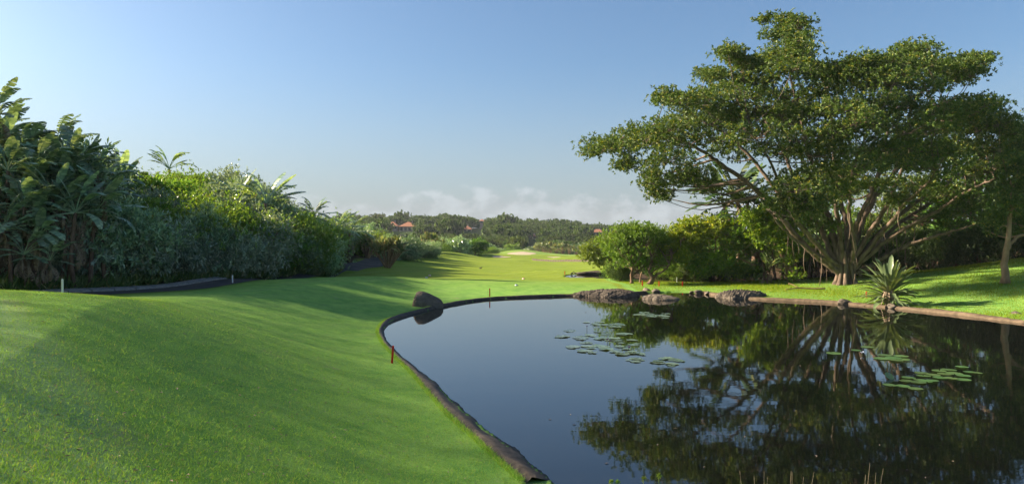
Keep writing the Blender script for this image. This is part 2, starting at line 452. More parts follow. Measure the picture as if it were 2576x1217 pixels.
# where the ground is leaf litter under the bush (left dune and right wood), and where wild hillside
DUNE = np.array([(-40, 20), (-27.5, 27.5), (-24.6, 30.5), (-20, 35.5), (-17, 40.5), (-15.6, 46.5), (-14.6, 52.5), (-14.2, 60), (-15, 68), (-15.5, 90), (-14.5, 112), (-17, 140), (-24, 190), (-24, 262), (-200, 262), (-200, 20)], float)
WOOD = np.array([(9.5, 58), (13.5, 55), (18, 54), (23, 53), (27, 51), (31, 50), (40, 48), (60, 40), (120, 60), (120, 260), (40, 260), (28, 160), (16, 100), (10.5, 74)], float)
sd1 = sdist(GX, GY, DUNE); sd2 = sdist(GX, GY, WOOD)
wob = .5 * vnoise(GX / 1.3, GY / 1.3, 11)
soil = np.maximum(1 - sstep(-.5, .5, sd1 + wob), 1 - sstep(-.8, .8, sd2 + wob))
wild = sstep(225, 275, np.hypot(GX, GY)); soil = soil * (1 - wild)
# longer, lusher rough: banks round the pond and the far-right bank; also greens the shaded near lawn; the rest is mown
left_bank = (1 - .85 * sstep(6, 15, GD)) * (GX < 7) * (1 - sstep(42, 62, GY))
right_bank = (GX > 7.5) * (GY > 20) * (GY < 60)
rough = np.clip(np.maximum(left_bank, right_bank * 1.0), 0, 1)
# the close-cut tee left of a worn line, on top of the near mound
teeline = np.array([(-16, 22), (-10.7, 15), (-7.0, 11), (-5.0, 8.8), (-3.5, 6.8), (-1.5, 4.7), (.5, 2)], float)
tx = np.interp(GY, teeline[::-1, 1], teeline[::-1, 0])
tee = (1 - sstep(-.35, .35, GX - tx + .25 * vnoise(GX / 1.2, GY / 1.2, 15))) * (GY > 0) * (GY < 24)
wear = np.exp(-((GX - tx - .1) / .22) ** 2) * (GY > 2) * (GY < 14) * np.clip(.2 + .8 * vnoise(GX / .5, GY / .5, 16), 0, 1)
green = np.exp(-((GX - world_at(1400, 640, 205)[0]) / 26) ** 2 - ((GY - 205) / 22) ** 2)
pad = lambda a: np.append(a, 0)
mg, t = nmat('turf')
tcn = N(t, 'ShaderNodeTexCoord'); v = tcn.outputs['Object']
def attr(t, n):
    a = N(t, 'ShaderNodeAttribute'); a.attribute_name = n; return a.outputs['Fac']
big = noise(t, v, .22, 3); mid = noise(t, v, 1.6, 5, .65); fine = noise(t, v, 26, 5, .75); tiny = noise(t, v, 95, 3, .7)
grain = nmath(t, 'ADD', nmath(t, 'MULTIPLY', fine, .55), nmath(t, 'MULTIPLY', tiny, .45))
mown = mixrgb(t, maprange(t, big, .35, .65), (.15, .22, .022), (.19, .255, .024))
mown = mixrgb(t, maprange(t, mid, .45, .75), mown, (.21, .26, .035))
lush = mixrgb(t, maprange(t, mid, .3, .7), (.125, .28, .06), (.215, .385, .08))  # bank green, lifted as well to brighten the shaded left bank
c = mixrgb(t, attr(t, 'rough'), mown, lush)
dry = maprange(t, noise(t, v, .75, 6, .7), .60, .72)
c = mixrgb(t, nmath(t, 'MULTIPLY', dry, .6), c, (.28, .27, .14))
c = mixrgb(t, attr(t, 'tee'), c, mixrgb(t, maprange(t, mid, .3, .7), (.195, .33, .125), (.245, .385, .15)))  # paler tee turf, its colour lifted further to brighten the shade there
c = mixrgb(t, nmath(t, 'MULTIPLY', attr(t, 'wear'), .55), c, (.34, .31, .19))
c = mixrgb(t, attr(t, 'green'), c, (.17, .27, .06))
wv = N(t, 'ShaderNodeTexWave'); wv.inputs['Scale'].default_value = .16; wv.inputs['Distortion'].default_value = .6; wv.inputs['Detail'].default_value = 1; mpw = N(t, 'ShaderNodeMapping'); mpw.inputs['Rotation'].default_value = (0, 0, .5); t.links.new(v, mpw.inputs[0]); t.links.new(mpw.outputs[0], wv.inputs['Vector'])
c = mixrgb(t, nmath(t, 'MULTIPLY', maprange(t, wv.outputs['Fac'], .35, .65), .14), c, (.26, .36, .12))
c = mixrgb(t, 1.0, c, ramp(t, grain, [(.32, (.42, .42, .40)), (.52, (1, 1, 1)), (.72, (1.5, 1.45, 1.3))]), 'MULTIPLY')
soilc = mixrgb(t, maprange(t, mid, .35, .65), (.030, .021, .014), (.085, .058, .038))
c = mixrgb(t, attr(t, 'soil'), c, soilc)
c = mixrgb(t, attr(t, 'wild'), c, (.035, .062, .016))
finish(t, c, .9, .04, grain, .55, .03)
ground = obj('ground', mesh_from('ground', GV, [quads, cap], mg, True, {'soil': pad(soil), 'rough': pad(rough), 'wild': pad(wild), 'green': pad(green), 'tee': pad(tee), 'wear': pad(wear)}))
tag(ground, 'mown green golf fairway, tee mounds and pond banks', 'ground', kind='structure')

# ------------------------------------------------------------------ water
mw, t = nmat('pond_surface')
tcn = N(t, 'ShaderNodeTexCoord'); mpp = N(t, 'ShaderNodeMapping'); mpp.inputs['Scale'].default_value = (1, 1.6, 1)
t.links.new(tcn.outputs['Object'], mpp.inputs[0])
h = nmath(t, 'ADD', nmath(t, 'MULTIPLY', noise(t, mpp.outputs[0], .7, 2), .6), nmath(t, 'MULTIPLY', noise(t, mpp.outputs[0], 3.2, 3), .16))
p = finish(t, (.006, .007, .006), .02, .5, h, .012, .25)
p.inputs['IOR'].default_value = 1.62
def water(name, poly, z, label):
    c = poly.mean(0); n = len(poly); rings = []
    P = c + (poly - c) * 1.0
    # fan of rings so the sheet is a real mesh; reaches a little under the bank
    nrm = np.stack([np.roll(poly, -1, 0)[:, 1] - np.roll(poly, 1, 0)[:, 1], -(np.roll(poly, -1, 0)[:, 0] - np.roll(poly, 1, 0)[:, 0])], 1); nrm = unit(nrm)
    if (((P - c) * nrm).sum(1) < 0).sum() > n / 2: nrm = -nrm
    P = P + nrm * .12
    V = np.hstack([P, np.full((n, 1), z)])
    me = bpy.data.meshes.new(name); me.from_pydata([tuple(x) for x in V], [], [tuple(range(n))]); me.update()
    if me.polygons[0].normal.z < 0: me.flip_normals()
    me.materials.append(mw)
    return tag(obj(name, me), label, 'water', kind='structure')
water('pond_water', SHORE, 0.0, 'still dark pond mirroring the sky and the spreading tree')
water('water_channel', SHORE2, 0.02, 'small far pool beyond the tees, edged with stones')

# ------------------------------------------------------------------ pond edging
def edging(name, a, b, prof, mat, label, jitter=.03, seed=1, zj=.0, narrow=False):
    """sweep a profile [(outward, z)] along SHORE[a:b]"""
    P = SHORE[a:b]; P = spline(np.hstack([P, np.zeros((len(P), 1))]), (b - a) * 4)[:, :2]
    T = np.gradient(P, axis=0); T = unit(T); nn = np.stack([T[:, 1], -T[:, 0]], 1)
    probe = sdist(P[:, 0] + nn[:, 0] * .3, P[:, 1] + nn[:, 1] * .3, SHORE)
    if (probe < 0).mean() > .5: nn = -nn
    g = np.random.default_rng(seed); m = len(P); k = len(prof)
    s = np.concatenate([[0], np.cumsum(np.linalg.norm(np.diff(P, axis=0), axis=1))])
    V = np.zeros((m, k, 3))
    for q, (o, z) in enumerate(prof):
        w = o + jitter * (np.sin(s * 2.1 + q) + .6 * np.sin(s * 5.3 + 2 * q)) + g.normal(0, jitter * .35, m)
        if narrow: w = w * rimw(P[:, 1])
        V[:, q, :2] = P + nn * w[:, None]
        V[:, q, 2] = z + (zj * (np.sin(s * .9 + 1) + .5 * np.sin(s * 3.7)) + g.normal(0, zj * .4, m)) * (0 < q < k - 1)
    i = np.arange(m - 1)[:, None]; j = np.arange(k - 1)[None]
    F = np.stack([i * k + j, i * k + j + 1, (i + 1) * k + j + 1, (i + 1) * k + j], -1).reshape(-1, 4)
    o = obj(name, mesh_from(name, V.reshape(-1, 3), [F], mat, True))
    return tag(o, label, 'kerb', kind='structure')
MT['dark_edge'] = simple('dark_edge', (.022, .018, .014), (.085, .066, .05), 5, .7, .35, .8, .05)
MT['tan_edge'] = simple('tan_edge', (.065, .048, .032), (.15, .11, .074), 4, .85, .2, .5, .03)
per = 10
LEFT_END, RIGHT_A = 13 * per, 14 * per + 4
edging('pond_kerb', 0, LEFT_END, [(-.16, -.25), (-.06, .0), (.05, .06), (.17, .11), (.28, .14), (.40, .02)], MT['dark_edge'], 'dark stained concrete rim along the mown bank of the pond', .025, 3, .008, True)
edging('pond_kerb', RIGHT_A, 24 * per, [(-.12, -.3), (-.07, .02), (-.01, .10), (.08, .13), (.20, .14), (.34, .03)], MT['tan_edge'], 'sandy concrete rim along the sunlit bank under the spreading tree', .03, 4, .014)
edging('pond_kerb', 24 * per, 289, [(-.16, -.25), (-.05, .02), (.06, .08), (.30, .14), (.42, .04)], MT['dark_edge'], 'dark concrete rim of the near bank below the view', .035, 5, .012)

# ------------------------------------------------------------------ cart path
mp_, t = nmat('asphalt')
tcn = N(t, 'ShaderNodeTexCoord')
f = noise(t, tcn.outputs['Object'], 30, 4); f2 = noise(t, tcn.outputs['Object'], .8, 4)
finish(t, mixrgb(t, maprange(t, f2, .35, .7), (.045, .043, .042), (.085, .075, .066)), .85, .25, f, .4, .01)
PATH = spline([(-27, 24.5, 0), (-22, 28.6, 0), (-18.6, 32.3, 0), (-16.2, 37.2, 0), (-15.1, 43, 0), (-14.5, 50, 0), (-14.5, 58, 0), (-14.3, 65, 0), (-13.7, 71, 0), (-14.3, 84, 0), (-13.9, 98, 0), (-13.3, 112, 0)], 260)[:, :2]
def strip(P, offs, lift, crown=0.0):
    T = unit(np.gradient(P, axis=0)); nn = np.stack([-T[:, 1], T[:, 0]], 1)
    V = []
    zc = ground_z(P[:, 0], P[:, 1])
    for o in offs:
        q = P + nn * o
        V.append(np.stack([q[:, 0], q[:, 1], ground_z(q[:, 0], q[:, 1]) + lift], 1))
    V = np.stack(V, 1); m, k = V.shape[:2]
    i = np.arange(m - 1)[:, None]; j = np.arange(k - 1)[None]
    F = np.stack([i * k + j, i * k + j + 1, (i + 1) * k + j + 1, (i + 1) * k + j], -1).reshape(-1, 4)
    return V.reshape(-1, 3), F[:, ::-1]
V, F = strip(PATH, np.linspace(-1.15, 1.15, 13), .025)
path = tag(obj('path', mesh_from('path', V, [F], mp_, True)), 'dark asphalt cart path curving along the foot of the bushy dune', 'path', kind='structure')
MT['kerb'] = simple('kerb', (.16, .15, .14), (.30, .28, .25), 7, .85, .2, .5, .02)
Tn = unit(np.gradient(PATH, axis=0)); Nn = np.stack([-Tn[:, 1], Tn[:, 0]], 1)
k0 = 30
while k0 < 86:
    ii = np.arange(k0, min(k0 + 6, 259))
    b = MB(); VV = []
    for q in ii:
        cc = PATH[q]; zc = gz(*cc) + .03
        zz = max(gz(*(cc + Nn[q] * 1.6)), zc)
        for o, dz in ((1.12, .0), (1.15, .09), (1.30, .11), (1.62, .16), (1.66, .0)):
            pq = cc + Nn[q] * o; VV.append((pq[0], pq[1], zc + dz))
    VV = np.array(VV); k = 5; m = len(ii)
    # thin open joint between slabs
    VV[:k] += np.append(Tn[ii[0]], 0) * .03; VV[-k:] -= np.append(Tn[ii[-1]], 0) * .03
    i = np.arange(m - 1)[:, None]; j = np.arange(k - 1)[None]
    F = np.stack([i * k + j, i * k + j + 1, (i + 1) * k + j + 1, (i + 1) * k + j], -1).reshape(-1, 4)
    b.add(VV, [F, np.array([[0, 1, 2, 3]]), np.array([[(m - 1) * k + q for q in (3, 2, 1, 0)]])])
    b.build('kerb_slab', MT['kerb'], path)
    k0 += 5

# ------------------------------------------------------------------ bunkers and sleeper wall down the fairway
MT['sand'] = simple('sand', (.34, .28, .20), (.46, .39, .29), 3, .95, .1, .3)
def bunker(px, py, Y, rx, ry, label):
    c = world_at(px, py, Y)[:2]; th = np.linspace(0, 2 * math.pi, 28, endpoint=False); V = [(c[0], c[1])]
    for f in (.5, 1.0):
        rr = f * (1 + .16 * np.sin(3 * th + px) + .1 * np.sin(5 * th))
        V += list(zip(c[0] + rx * rr * np.cos(th), c[1] + ry * rr * np.sin(th)))
    V = np.array(V); z = ground_z(V[:, 0], V[:, 1]) + .06; z[0] -= .0
    V = np.hstack([V, z[:, None]]); n = 28; j = np.arange(n)
    F = [np.stack([np.zeros(n, int), 1 + j, 1 + (j + 1) % n], 1), np.stack([1 + j, 1 + n + j, 1 + n + (j + 1) % n, 1 + (j + 1) % n], 1)]
    o = obj('sand_bunker', mesh_from('sand_bunker', V, F, MT['sand'], True))
    tag(o, label, 'bunker', 'greenside sand bunkers', kind='structure')
bunker(1313, 644, 206, 3.6, 3.2, 'pale sand bunker cut in the bank before the green')
bunker(1258, 651, 163, 2.0, 1.2, 'small sand bunker at the foot of the left fairway mound')
bunker(1400, 649, 167, 1.8, 1.0, 'thin sliver of sand bunker in mid fairway')
bunker(1462, 663, 113, 2.0, 1.4, 'pale sand bunker on the right of the fairway beyond the pool')
MT['sleeper'] = simple('sleeper', (.035, .025, .018), (.09, .065, .05), 3)
A, B = world_at(1340, 651, 150)[:2], world_at(1515, 660, 118)[:2]
sw = empty('sleeper_wall', (*((A + B) / 2), 0)); nb = 26
for q in range(nb):
    u = A + (B - A) * (q + .5) / nb; a = math.atan2(*(B - A)[::-1]); L = np.linalg.norm(B - A) / nb
    b = MB().box((0, 0, 0), (L * .49, .1, .17 + .03 * math.sin(q * 2.3)))
    o = b.build('sleeper', MT['sleeper'], sw); o.location = (u[0] - sw.location.x, u[1] - sw.location.y, gz(*u) + .16); o.rotation_euler.z = a
tag(sw, 'low brown timber retaining edge running across the far fairway', 'retaining wall')
# ------------------------------------------------------------------ the great spreading fig
def fz(x, y, dy=0.0, Y0=49.0):
    """point picked on the tree's close-up (1329 px wide view), dy metres deeper than the trunk"""
    return world_at(1426.8 + .6395 * x, .6395 * y, Y0 + dy)
g = np.random.default_rng(21)
FIG = np.array([*world_at(2130, 716, 49)[:2], 0]); FIG[2] = gz(FIG[0], FIG[1])
fig = empty('fig_tree', FIG)
tag(fig, 'huge spreading tree with many fanning limbs and hanging roots beside the pond', 'tree')
def rel(P): return np.asarray(P) - FIG
# (picks, depth at the tip, base radius)
LIMBS = [
    ([(1090, 1085), (1000, 1022), (920, 950), (800, 800), (720, 730), (600, 640), (540, 600), (420, 535), (290, 510), (160, 580)], -1.5, .30),
    ([(1065, 1060), (990, 970), (905, 870), (830, 760), (740, 640), (640, 540), (500, 450), (395, 375)], 2.0, .25),
    ([(1062, 1050), (1010, 930), (955, 820), (890, 690), (830, 560), (740, 400), (680, 260), (640, 205)], 5.0, .24),
    ([(1072, 1050), (1040, 900), (1000, 760), (950, 600), (905, 420), (870, 260), (850, 110)], 1.0, .24),
    ([(1085, 1050), (1072, 900), (1052, 740), (1050, 600), (1035, 420), (1005, 300)], -4.5, .22),
    ([(1105, 1030), (1100, 900), (1075, 790), (1060, 700), (1080, 560), (1120, 420), (1160, 270)], 4.0, .26),
    ([(1112, 1040), (1150, 900), (1215, 770), (1300, 660), (1330, 520), (1370, 390), (1450, 330), (1600, 285)], 2.5, .27),
    ([(1118, 1040), (1180, 930), (1250, 820), (1330, 640), (1360, 560), (1430, 440), (1500, 410)], -6.0, .20),
    ([(1122, 1045), (1250, 900), (1380, 790), (1540, 690), (1650, 600), (1730, 500)], 0.5, .24),
    ([(1125, 1050), (1280, 930), (1420, 850), (1580, 750), (1720, 690)], -6.5, .21),
    ([(1128, 1055), (1220, 960), (1320, 870), (1450, 780), (1560, 640), (1640, 500)], 7.0, .22),
    ([(1140, 1075), (1250, 1010), (1340, 965), (1420, 938), (1520, 910), (1615, 880)], -4.0, .22),
    ([(1110, 1060), (1130, 960), (1110, 830), (1120, 720), (1140, 620), (1190, 500)], -9.0, .20),
    ([(1075, 1055), (980, 960), (900, 860), (840, 740), (790, 620), (720, 500)], -8.0, .20),
    ([(1085, 1045), (1030, 850), (960, 700), (880, 560), (800, 440)], 9.0, .22),
    ([(1110, 1045), (1160, 850), (1220, 700), (1280, 560), (1300, 440), (1290, 330)], 9.0, .22),
    ([(1125, 1050), (1260, 890), (1330, 800), (1420, 720), (1480, 620)], -9.5, .19),
    ([(1110, 1040), (1140, 880), (1195, 760), (1240, 620), (1260, 500), (1240, 400)], -2.0, .22),
    ([(1065, 1065), (960, 985), (880, 930), (820, 860), (700, 700)], -5.0, .16),
]
limb_pts = []
for picks, tip, r0 in LIMBS:
    n = len(picks)
    P = np.array([fz(x, y, tip * (k / (n - 1)) ** 1.25) for k, (x, y) in enumerate(picks)])
    P = spline(P, n * 6)
    s = np.linspace(0, 1, len(P))
    P[1:-1] += g.normal(0, .035, (len(P) - 2, 3))
    r = r0 * .66 * (1 - s) ** .8 + .03
    r[:3] *= (1.25, 1.15, 1.05)
    V, F = tube(rel(P), r, 9)
    limb_pts.append((P, r, obj('limb', mesh_from('limb', V, F, MT['fig_bark'], True), fig)))
LP = np.concatenate([p[0][8:] for p in limb_pts]); LR = np.concatenate([p[1][8:] for p in limb_pts])
# fused stem with buttresses
b = MB()
for k in range(13):
    a = k * 2.4; rr = .12 + .56 * math.sqrt(k / 13)
    top = fz(1095, 1020) + np.array([math.cos(a) * rr * .75, math.sin(a) * rr * .7, g.uniform(-.3, .9)])
    bot = np.array([FIG[0] + math.cos(a) * rr * 1.25, FIG[1] + math.sin(a) * rr * 1.2, 0]); bot[2] = gz(bot[0], bot[1]) - .15
    midp = (top + bot) / 2 + np.array([math.cos(a) * -.12, math.sin(a) * -.12, 0])
    P = spline([bot, midp, top], 9)
    b.tube(rel(P), np.interp(np.linspace(0, 1, 9), [0, .25, .7, 1], [.21, .13, .115, .10]) * g.uniform(.7, 1.2), 8)
b.build('trunk', MT['fig_bark'], fig, True)
# hanging and rooted aerial roots
for k in range(64):
    P0, r0, limb_ = limb_pts[int(g.integers(len(limb_pts)))]
    q = int(g.integers(6, max(8, int(len(P0) * .45)))); top = P0[q]
    if g.random() < .35:
        top = P0[int(g.integers(3, 8))]
    L = min(g.uniform(.5, 2.6), top[2] - gz(top[0], top[1]) + .05)
    P = spline([top, top + np.array([g.normal(0, .12), g.normal(0, .12), -L * .5]), top + np.array([g.normal(0, .2), g.normal(0, .2), -L])], 7)
    V, F = tube(rel(P), np.linspace(.035, .012, 7) * g.uniform(.7, 1.5), 5)
    obj('aerial_root', mesh_from('aerial_root', V, F, MT['fig_bark'], True), limb_)
PADS = [(130, 585, 60, 26), (200, 575, 70, 28), (290, 560, 80, 38), (250, 640, 42, 36), (350, 520, 80, 34), (340, 700, 38, 50), (350, 765, 20, 26), (400, 620, 70, 42), (470, 690, 60, 36), (530, 705, 45, 24), (470, 560, 80, 38),
        (420, 500, 90, 28), (560, 480, 90, 33), (390, 372, 36, 16), (440, 395, 60, 23), (520, 400, 70, 28), (600, 372, 60, 23), (620, 425, 80, 33), (600, 300, 42, 20), (660, 312, 60, 26), (635, 208, 42, 15), (690, 235, 55, 20), (740, 262, 60, 26),
        (790, 78, 26, 11), (862, 82, 26, 22), (910, 100, 42, 26), (830, 140, 40, 17), (905, 150, 52, 26), (930, 200, 52, 23), (830, 220, 60, 28), (885, 265, 80, 33), (780, 312, 70, 28), (700, 370, 80, 33), (960, 290, 60, 28), (1010, 280, 50, 26), (1060, 310, 60, 28), (1000, 360, 80, 33),
        (870, 370, 90, 38), (780, 430, 90, 38), (680, 470, 80, 38), (620, 545, 90, 36), (740, 530, 90, 36), (860, 470, 90, 38), (960, 440, 90, 38), (1080, 420, 80, 33), (1110, 282, 40, 20), (1160, 252, 60, 26), (1220, 260, 60, 26), (1290, 240, 60, 26), (1390, 200, 56, 18), (1350, 215, 50, 18), (1330, 280, 70, 28),
        (1420, 250, 70, 26), (1480, 262, 60, 26), (1540, 272, 60, 26), (1595, 290, 48, 22), (1610, 242, 32, 12), (1645, 230, 18, 6), (1280, 320, 80, 33), (1180, 330, 80, 33), (1400, 335, 60, 24), (1190, 410, 90, 38), (1300, 410, 80, 38), (1440, 440, 80, 24), (1500, 425, 80, 33), (1590, 420, 70, 33), (1640, 425, 50, 26), (1700, 480, 70, 38), (1745, 512, 50, 44),
        (1620, 500, 90, 38), (1520, 500, 80, 33), (1430, 500, 80, 36), (1330, 510, 90, 38), (1230, 480, 90, 38), (1130, 470, 90, 38), (1030, 510, 90, 38), (920, 540, 90, 38), (830, 590, 80, 30), (1000, 600, 80, 34), (1110, 590, 90, 36), (1060, 680, 95, 38), (950, 690, 90, 32), (890, 740, 70, 30), (1160, 650, 80, 30), (1280, 570, 90, 38),
        (1380, 580, 90, 38), (1480, 590, 80, 33), (1580, 580, 80, 38), (1680, 580, 80, 38), (1440, 650, 90, 34), (1560, 660, 90, 36), (1660, 660, 90, 44), (1745, 620, 60, 55), (1720, 730, 70, 44), (1530, 880, 46, 18), (1440, 850, 40, 16), (900, 830, 44, 34), (985, 810, 40, 30), (1330, 640, 70, 26), (1600, 770, 70, 32), (1480, 760, 60, 26), (860, 800, 60, 30), (930, 780, 60, 30), (1010, 740, 70, 28), (1090, 760, 60, 26), (1000, 880, 44, 26), (1180, 730, 60, 26), (1380, 720, 70, 30), (1540, 820, 60, 26), (1660, 840, 70, 34), (1750, 860, 50, 40), (1300, 780, 50, 24)]
pads = []
for k, (x, y, rx, rz) in enumerate(PADS):
    e2 = ((x - 960) / 900) ** 2 + ((y - 480) / 420) ** 2 if y < 480 else ((x - 960) / 900) ** 2 + ((y - 480) / 520) ** 2
    e2 = min(e2, 1) if x < 1000 else min(((x - 1000) / 900) ** 2 + ((y - 480) / 400) ** 2, 1)
    dep = 12.5 * math.sqrt(max(0, 1 - e2))
    m = rx / 1.352 * .8647 * 49 / FPX
    if dep > 4:
        front = (x > 840 and 520 < y < 760) or g.random() < .5
        pads.append((fz(x, y, -dep * g.uniform(.45, .85)) , m, rz))
        pads.append((fz(x + g.normal(0, 25), y + g.normal(0, 14), dep * g.uniform(.1, .75)), m, rz))
        if g.random() < .45: pads.append((fz(x + g.normal(0, 40), y + g.normal(0, 22), g.uniform(-.3, .4) * dep), m * .8, rz))
    else:
        pads.append((fz(x, y, dep * g.uniform(-.7, .7)), m, rz))
P_, O_ = [], []
tw = MB()
for c, m, rzpx in pads:
    rz = rzpx / 1.352 * .8647 * 49 / FPX
    # branch from the nearest suitable limb
    d = np.linalg.norm((LP - c) * np.array([1, 1, .8]), axis=1) + np.maximum(0, LP[:, 2] - c[2] + .2) * 3
    q = int(d.argmin()); base = LP[q]
    if d[q] > .3:
        midp = base * .45 + c * .55 + np.array([0, 0, -.12 * np.linalg.norm(c - base)]) + g.normal(0, .1, 3)
        n = 7
        r0 = min(LR[q] * .7, .03 + .018 * np.linalg.norm(c - base))
        tw.tube(rel(spline([base, midp, c - np.array([0, 0, rz * .4])], n)), np.linspace(r0, .016, n), 5, False)
    nt = int(9 + 6 * m)
    for _ in range(nt):                      # twigs fan out inside the clump
        a = g.uniform(0, 6.28); rr = m * math.sqrt(g.uniform(.15, 1)) * (1.3 if g.random() < .16 else 1.0)
        e = c + np.array([math.cos(a) * rr, math.sin(a) * rr, rz * g.uniform(-.95, 1.1) * (1 - .35 * min(1, rr / m))])
        s0 = c - np.array([0, 0, rz * .4])
        tw.tube(rel(spline([s0, (s0 + e) / 2 + np.array([0, 0, -.05]), e], 4)), np.linspace(.02, .007, 4), 3, False)
        k = int(g.integers(7, 12))
        p = e + g.normal(size=(k, 3)) * np.array([.38, .38, .20]) * min(1.15, .5 + m * .4)
        P_.append(p); O_.append(unit(unit(p - e) + np.array([math.cos(a) * .5, math.sin(a) * .5, .5])))
tag(tw.build('twigs', MT['fig_bark'], fig, True), kind='stuff')
P_ = np.concatenate(P_); O_ = np.concatenate(O_)
V, F = rosettes(P_, O_, 8, .18, .08, g, .85, .2, outn=.4)
obj('crown', mesh_from('crown', rel(V), [F], MT['fig_leaf']), fig)
print('fig leaves', len(P_) * 7, 'pads', len(pads))

# ------------------------------------------------------------------ trees of the right bank
def tree(name, label, cat, base, stems, lobes, mat, nclus, nros, k, L, W, spread, seed, bark='bark', group=None, branch=14, r=.12, rnd=.8, up=.25):
    """stems: polylines in world space (first point on the ground); lobes: [(centre, radii)] in world space"""
    gg = np.random.default_rng(seed); base = np.asarray(base, float)
    root = empty(name, base); tag(root, label, cat, group)
    ends = []
    for st in stems:
        P = spline(st, 14); P[1:-1] += gg.normal(0, r * .18, (12, 3))
        rr = r * (1.0 if st is stems[0] else .62) * (1.25 - .85 * np.linspace(0, 1, 14)); rr[0] *= 1.35
        V, F = tube(P - base, rr, 8); obj('trunk', mesh_from('trunk', V, F, MT[bark], True), root)
        ends += list(P[6:])
    ends = np.array(ends)
    P, O = crown_points(lobes, int(nclus * 1.35), nros * .8, spread * .8, gg)
    bb = MB()
    for _ in range(branch * len(stems)):
        tgt = P[int(gg.integers(len(P)))]
        q = ends[int(np.linalg.norm(ends - tgt, axis=1).argmin() if gg.random() < .6 else gg.integers(len(ends)))]
        bb.tube(spline([q, (q + tgt) / 2 + gg.normal(0, .2, 3), tgt], 7) - base, np.linspace(r * .42, .012, 7), 5, False)
    if bb.n: tag(bb.build('branches', MT[bark], root, True), kind='stuff')
    V, F = rosettes(P, O, k, L, W, gg, rnd, up, outn=.5)
    obj('crown', mesh_from('crown', V - base, [F], mat), root)
    return root
def gp(px, py, Y):
    p = world_at(px, py, Y); p[2] = gz(p[0], p[1]); return p
def lobe(px, py, Y, rx, ry, rd=None):
    """ellipsoid whose outline is rx, ry photo units; rd depth in metres"""
    m = Y / FPX
    return (world_at(px, py, Y), (rx * m, rd if rd else rx * m * .8, ry * m))
bA = gp(1552, 690, 70)
tree('shade_tree', 'rounded bright green tree, farthest out on the fairway side of the right bank', 'tree', bA,
     [[bA, world_at(1545, 662, 70), world_at(1520, 635, 70)], [bA + [.3, .3, 0], world_at(1560, 660, 70), world_at(1560, 630, 70)]],
     [lobe(1508, 632, 70, 42, 30), lobe(1545, 620, 71, 45, 34), lobe(1490, 648, 69, 24, 18), lobe(1530, 655, 70, 40, 20)], MT['tree_leaf'], 110, 16, 5, .22, .10, .42, 31)
bB = gp(1589, 714, 52)
tree('shade_tree', 'leaning tree with a slim forked trunk and domed crown behind the long rock', 'tree', bB,
     [[bB, world_at(1588, 690, 52), world_at(1592, 660, 52.2), world_at(1580, 625, 52.3)], [world_at(1589, 672, 52), world_at(1606, 652, 52), world_at(1625, 620, 52)], [world_at(1589, 695, 52), world_at(1604, 684, 52), world_at(1622, 680, 52)]],
     [lobe(1560, 610, 53, 52, 38), lobe(1610, 588, 53, 60, 30), lobe(1575, 640, 52, 50, 28), lobe(1640, 600, 54, 46, 34), lobe(1600, 655, 53, 30, 18)], MT['tree_leaf'], 150, 16, 5, .17, .075, .34, 32, r=.10)
bC = gp(1632, 719, 51.5)
tree('shade_tree', 'dark crooked low-forking tree standing at the pond corner by the rocks', 'tree', bC,
     [[bC, world_at(1640, 700, 51.5), world_at(1632, 680, 51.6), world_at(1640, 650, 52)], [bC + [.15, .1, 0], world_at(1652, 692, 51.5), world_at(1680, 672, 51.5), world_at(1690, 640, 52)]],
     [lobe(1660, 610, 55, 52, 44), lobe(1685, 640, 54, 44, 36), lobe(1650, 660, 53, 34, 20)], MT['tree_leaf'], 120, 16, 5, .17, .075, .34, 33, r=.12)
bC2 = gp(1610, 712, 53.5)
tree('shade_tree', 'thin sapling between the two forked trunks at the pond corner', 'tree', bC2, [[bC2, world_at(1612, 695, 53.5), world_at(1618, 672, 53.5)]],
     [lobe(1622, 668, 54, 26, 14)], MT['tree_leaf'], 20, 14, 5, .16, .07, .3, 34, r=.06)
bD = gp(1790, 697, 56)
tree('leafy_tree', 'yellow-green broad tree drooping branches towards the rock in the pond', 'tree', bD,
     [[bD, world_at(1785, 660, 56), world_at(1760, 620, 55), world_at(1730, 600, 54)], [bD + [.2, 0, 0], world_at(1800, 650, 56), world_at(1800, 600, 56)]],
     [lobe(1725, 600, 54, 46, 42), lobe(1770, 575, 56, 60, 30), lobe(1700, 632, 53, 30, 18), lobe(1745, 640, 54, 40, 26)], MT['bright_leaf'], 150, 15, 5, .20, .11, .36, 35)
bE = gp(1850, 699, 55)
tree('leafy_tree', 'yellow-green tree with a low bough reaching out above the grass', 'tree', bE,
     [[bE, world_at(1850, 670, 55), world_at(1835, 640, 55), world_at(1825, 600, 55)], [world_at(1900, 668, 54), world_at(1860, 652, 53.5), world_at(1815, 660, 53), world_at(1795, 664, 52.5)]],
     [lobe(1830, 580, 57, 56, 40), lobe(1800, 660, 53, 50, 30), lobe(1770, 680, 53, 34, 20), lobe(1860, 610, 55, 44, 40), lobe(1865, 680, 54, 40, 18)], MT['bright_leaf'], 180, 15, 5, .20, .11, .36, 36, bark='pale_bark')
bG = gp(1990, 702, 53)
tree('vine_clad_tree', 'pale double trunk hung with bright yellow-green climber beside the great tree', 'tree', bG,
     [[bG, world_at(1978, 665, 53), world_at(1955, 620, 53), world_at(1930, 570, 53)], [bG + [.45, 0, 0], world_at(2000, 670, 53), world_at(1985, 630, 53), world_at(1970, 560, 53)]],
     [lobe(1935, 580, 52.5, 44, 50), lobe(1975, 600, 52, 30, 56), lobe(1905, 555, 53, 40, 34), lobe(1960, 545, 53, 50, 40), lobe(1990, 640, 52.3, 20, 34), lobe(2000, 690, 51.5, 16, 12)], MT['bright_leaf'], 170, 14, 5, .19, .11, .34, 37, bark='pale_bark', r=.2)
